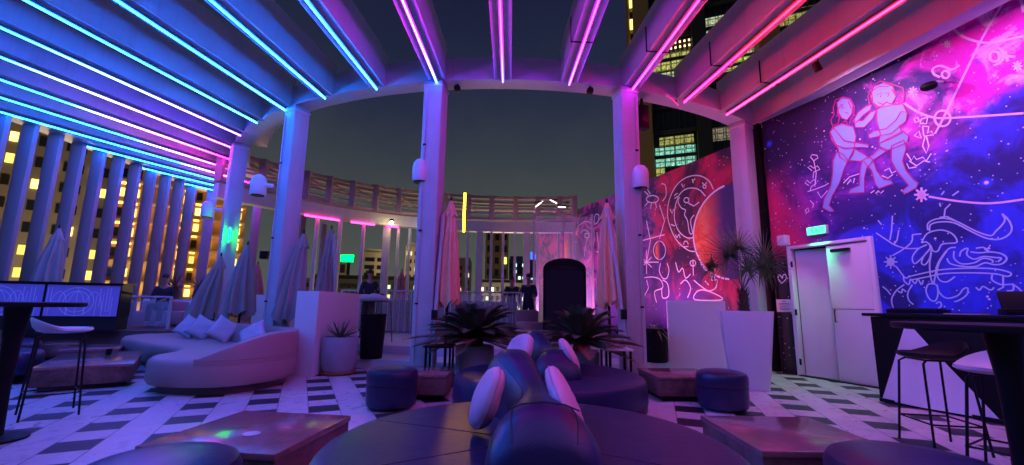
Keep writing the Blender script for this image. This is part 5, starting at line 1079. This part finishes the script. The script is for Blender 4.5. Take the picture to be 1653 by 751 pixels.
for lb,(x,y,z,e_) in zip(('below the tan office tower in the centre','below the pale striped tower on the left','beside the dark glass tower with the blue crown','below the distant tower left of the white planter box','below the tan apartment block behind the fins','below the slim tan block behind the fins'),((-2,88,-6,45000),(-34,92,-6,38000),(8,100,-10,30000),(-60,78,-6,30000),(-24,22,-3,4000),(-20,27,-4,3500))):  # lamps added below the terrace to brighten the city facades
    ld=bpy.data.lights.new('city_fill_light','POINT'); ld.energy=e_; ld.color=(1.,.72,.38); ld.shadow_soft_size=2
    t=thing('added_street_lamp','added warm street lamp in the city '+lb,'street lamp',(x,y,z),group='added warm street lamps in the city below the roof terrace')
    lo=C2(bpy.data.objects.new('lamp',ld),t); MB().tube([(0,.0,-40),(0,0,-2.2)],.15).build('pole',M_steel,t)
# big hotel tower at upper right
ht=thing('tower','tall office tower with tan piers and lit glass floors above the right side','tower',(27,58,0),radians(-22))
for x0,x1 in ((-9.3,-7.0),(7.5,10.2),(16.0,18.5)): MB().box(((x0+x1)/2,1.6,30),(x1-x0,3.4,200)).build('pier',B_tan,ht)
MB().box((-10.15,1.6,30),(.35,3.4,200)).build('pier',B_tan,ht)
MB().box((4,4.8,30),(28.6,4,200)).build('glass_front',mat('tower_glass',(.012,.014,.022),.12,bump=0),ht)
MB().box((0,1.6,30),(1.9,3.0,200)).build('dark_pier',B_dark,ht)
for x0,x1 in ((-7.0,-.95),(.95,7.5),(10.2,16.)):
    n=int((x1-x0)/.75)
    for i in range(1,n): MB().box((x0+(x1-x0)*i/n,2.45,30),(.07,.10,200)).build('mullion',B_steel,ht)
    for k in range(16): MB().box(((x0+x1)/2,2.52,4.0+3.9*k),(x1-x0-.02,.4,.55)).build('floor_band',B_steel,ht)
def office(name,c,s_):
    b=NB(name); co=b.n('TexCoord').outputs['Object']; v=b.n('Mapping',{'Vector':co,'Scale':(1.6,.01,2.6)}).outputs[0]
    n=b.noise(v,1.3,6,.75,.4); q=b.n('SeparateXYZ',{0:co}); br=b.math('MULTIPLY',b.ss(n,.30,.72),b.math('MULTIPLY',b.math('GREATER_THAN',b.math('FRACT',b.math('MULTIPLY',q.outputs[0],.71)),.16),b.math('GREATER_THAN',b.math('FRACT',b.math('MULTIPLY',q.outputs[2],1.15)),.22)))
    hot=b.ss(b.noise(v,4.,3,.6),.60,.72)
    e=b.n('Emission',{'Color':b.mix(hot,c,(.95,1.,.6)),'Strength':b.math('MULTIPLY',b.math('ADD',b.math('MULTIPLY',br,.42),b.math('MULTIPLY_ADD',hot,.8,.06)),s_)}); b.t.links.new(e.outputs[0],b.out.inputs[0]); return b.m
GL=(.55,1.,.55); YG=(.72,.70,.18); TE=(.35,1.,.75); WG=(.75,.85,.50)
for (x0,x1,z0,z1,c,s_) in ((-6.2,-1.2,45.2,47.6,GL,2.2),(-6.2,-2.5,43.4,44.6,YG,1.6),(-6.9,-1.2,37.5,40.2,YG,1.9),(-6.9,-1.6,36.2,37.1,WG,1.8),(-6.9,-4.5,33.8,35.4,(1.,.55,.12),1.5),(-6.2,-1.4,25.3,26.6,YG,1.4),(-6.9,-1.2,22.1,25.0,TE,1.9),(-6.9,-5.6,20.2,21.9,YG,1.8),
   (1.2,4.4,42.5,44.8,WG,1.9),(3.9,7.3,38.1,40.4,WG,1.6),(2.8,7.3,36.9,37.5,(.55,.80,.10),2.4),(2.8,7.3,35.5,36.2,(.7,.8,.2),2.),(1.2,5.0,29.6,32.2,TE,1.2),(1.2,3.5,25.2,27.1,(.9,.75,.5),.7),
   (-6.9,-1.2,53.,55.2,YG,1.6),(1.2,7.3,49.,51.3,WG,1.6),(10.4,15.8,41.3,43.4,YG,1.4),(10.4,15.8,33.5,35.5,YG,1.3),(10.4,14,25.5,27.6,WG,1.3)):
    MB().box(((x0+x1)/2,2.62,(z0+z1)/2),(x1-x0,.3,z1-z0)).build('lit_floor',office('office_glow',c,s_),ht)
m_=emis('lit_dots',(1,.70,.32),2.4)
for r in (0,1):
    for i in range(8): MB().box((-5.9+i*.66,2.35,40.9+r*.85),(.26,.12,.30)).build('lit_window',m_,ht)
    for i in range(3): MB().box((1.5+i*.66,2.35,40.6+r*.9),(.28,.12,.34)).build('lit_window',m_,ht)
for z in (27.5,31.4,35.3,39.2,43.1,47.,50.9): MB().box((-9.65,2.3,z-.6),(.62,.3,1.7)).build('lit_window',emis('lit_window',(1.,.68,.16),2.2),ht)
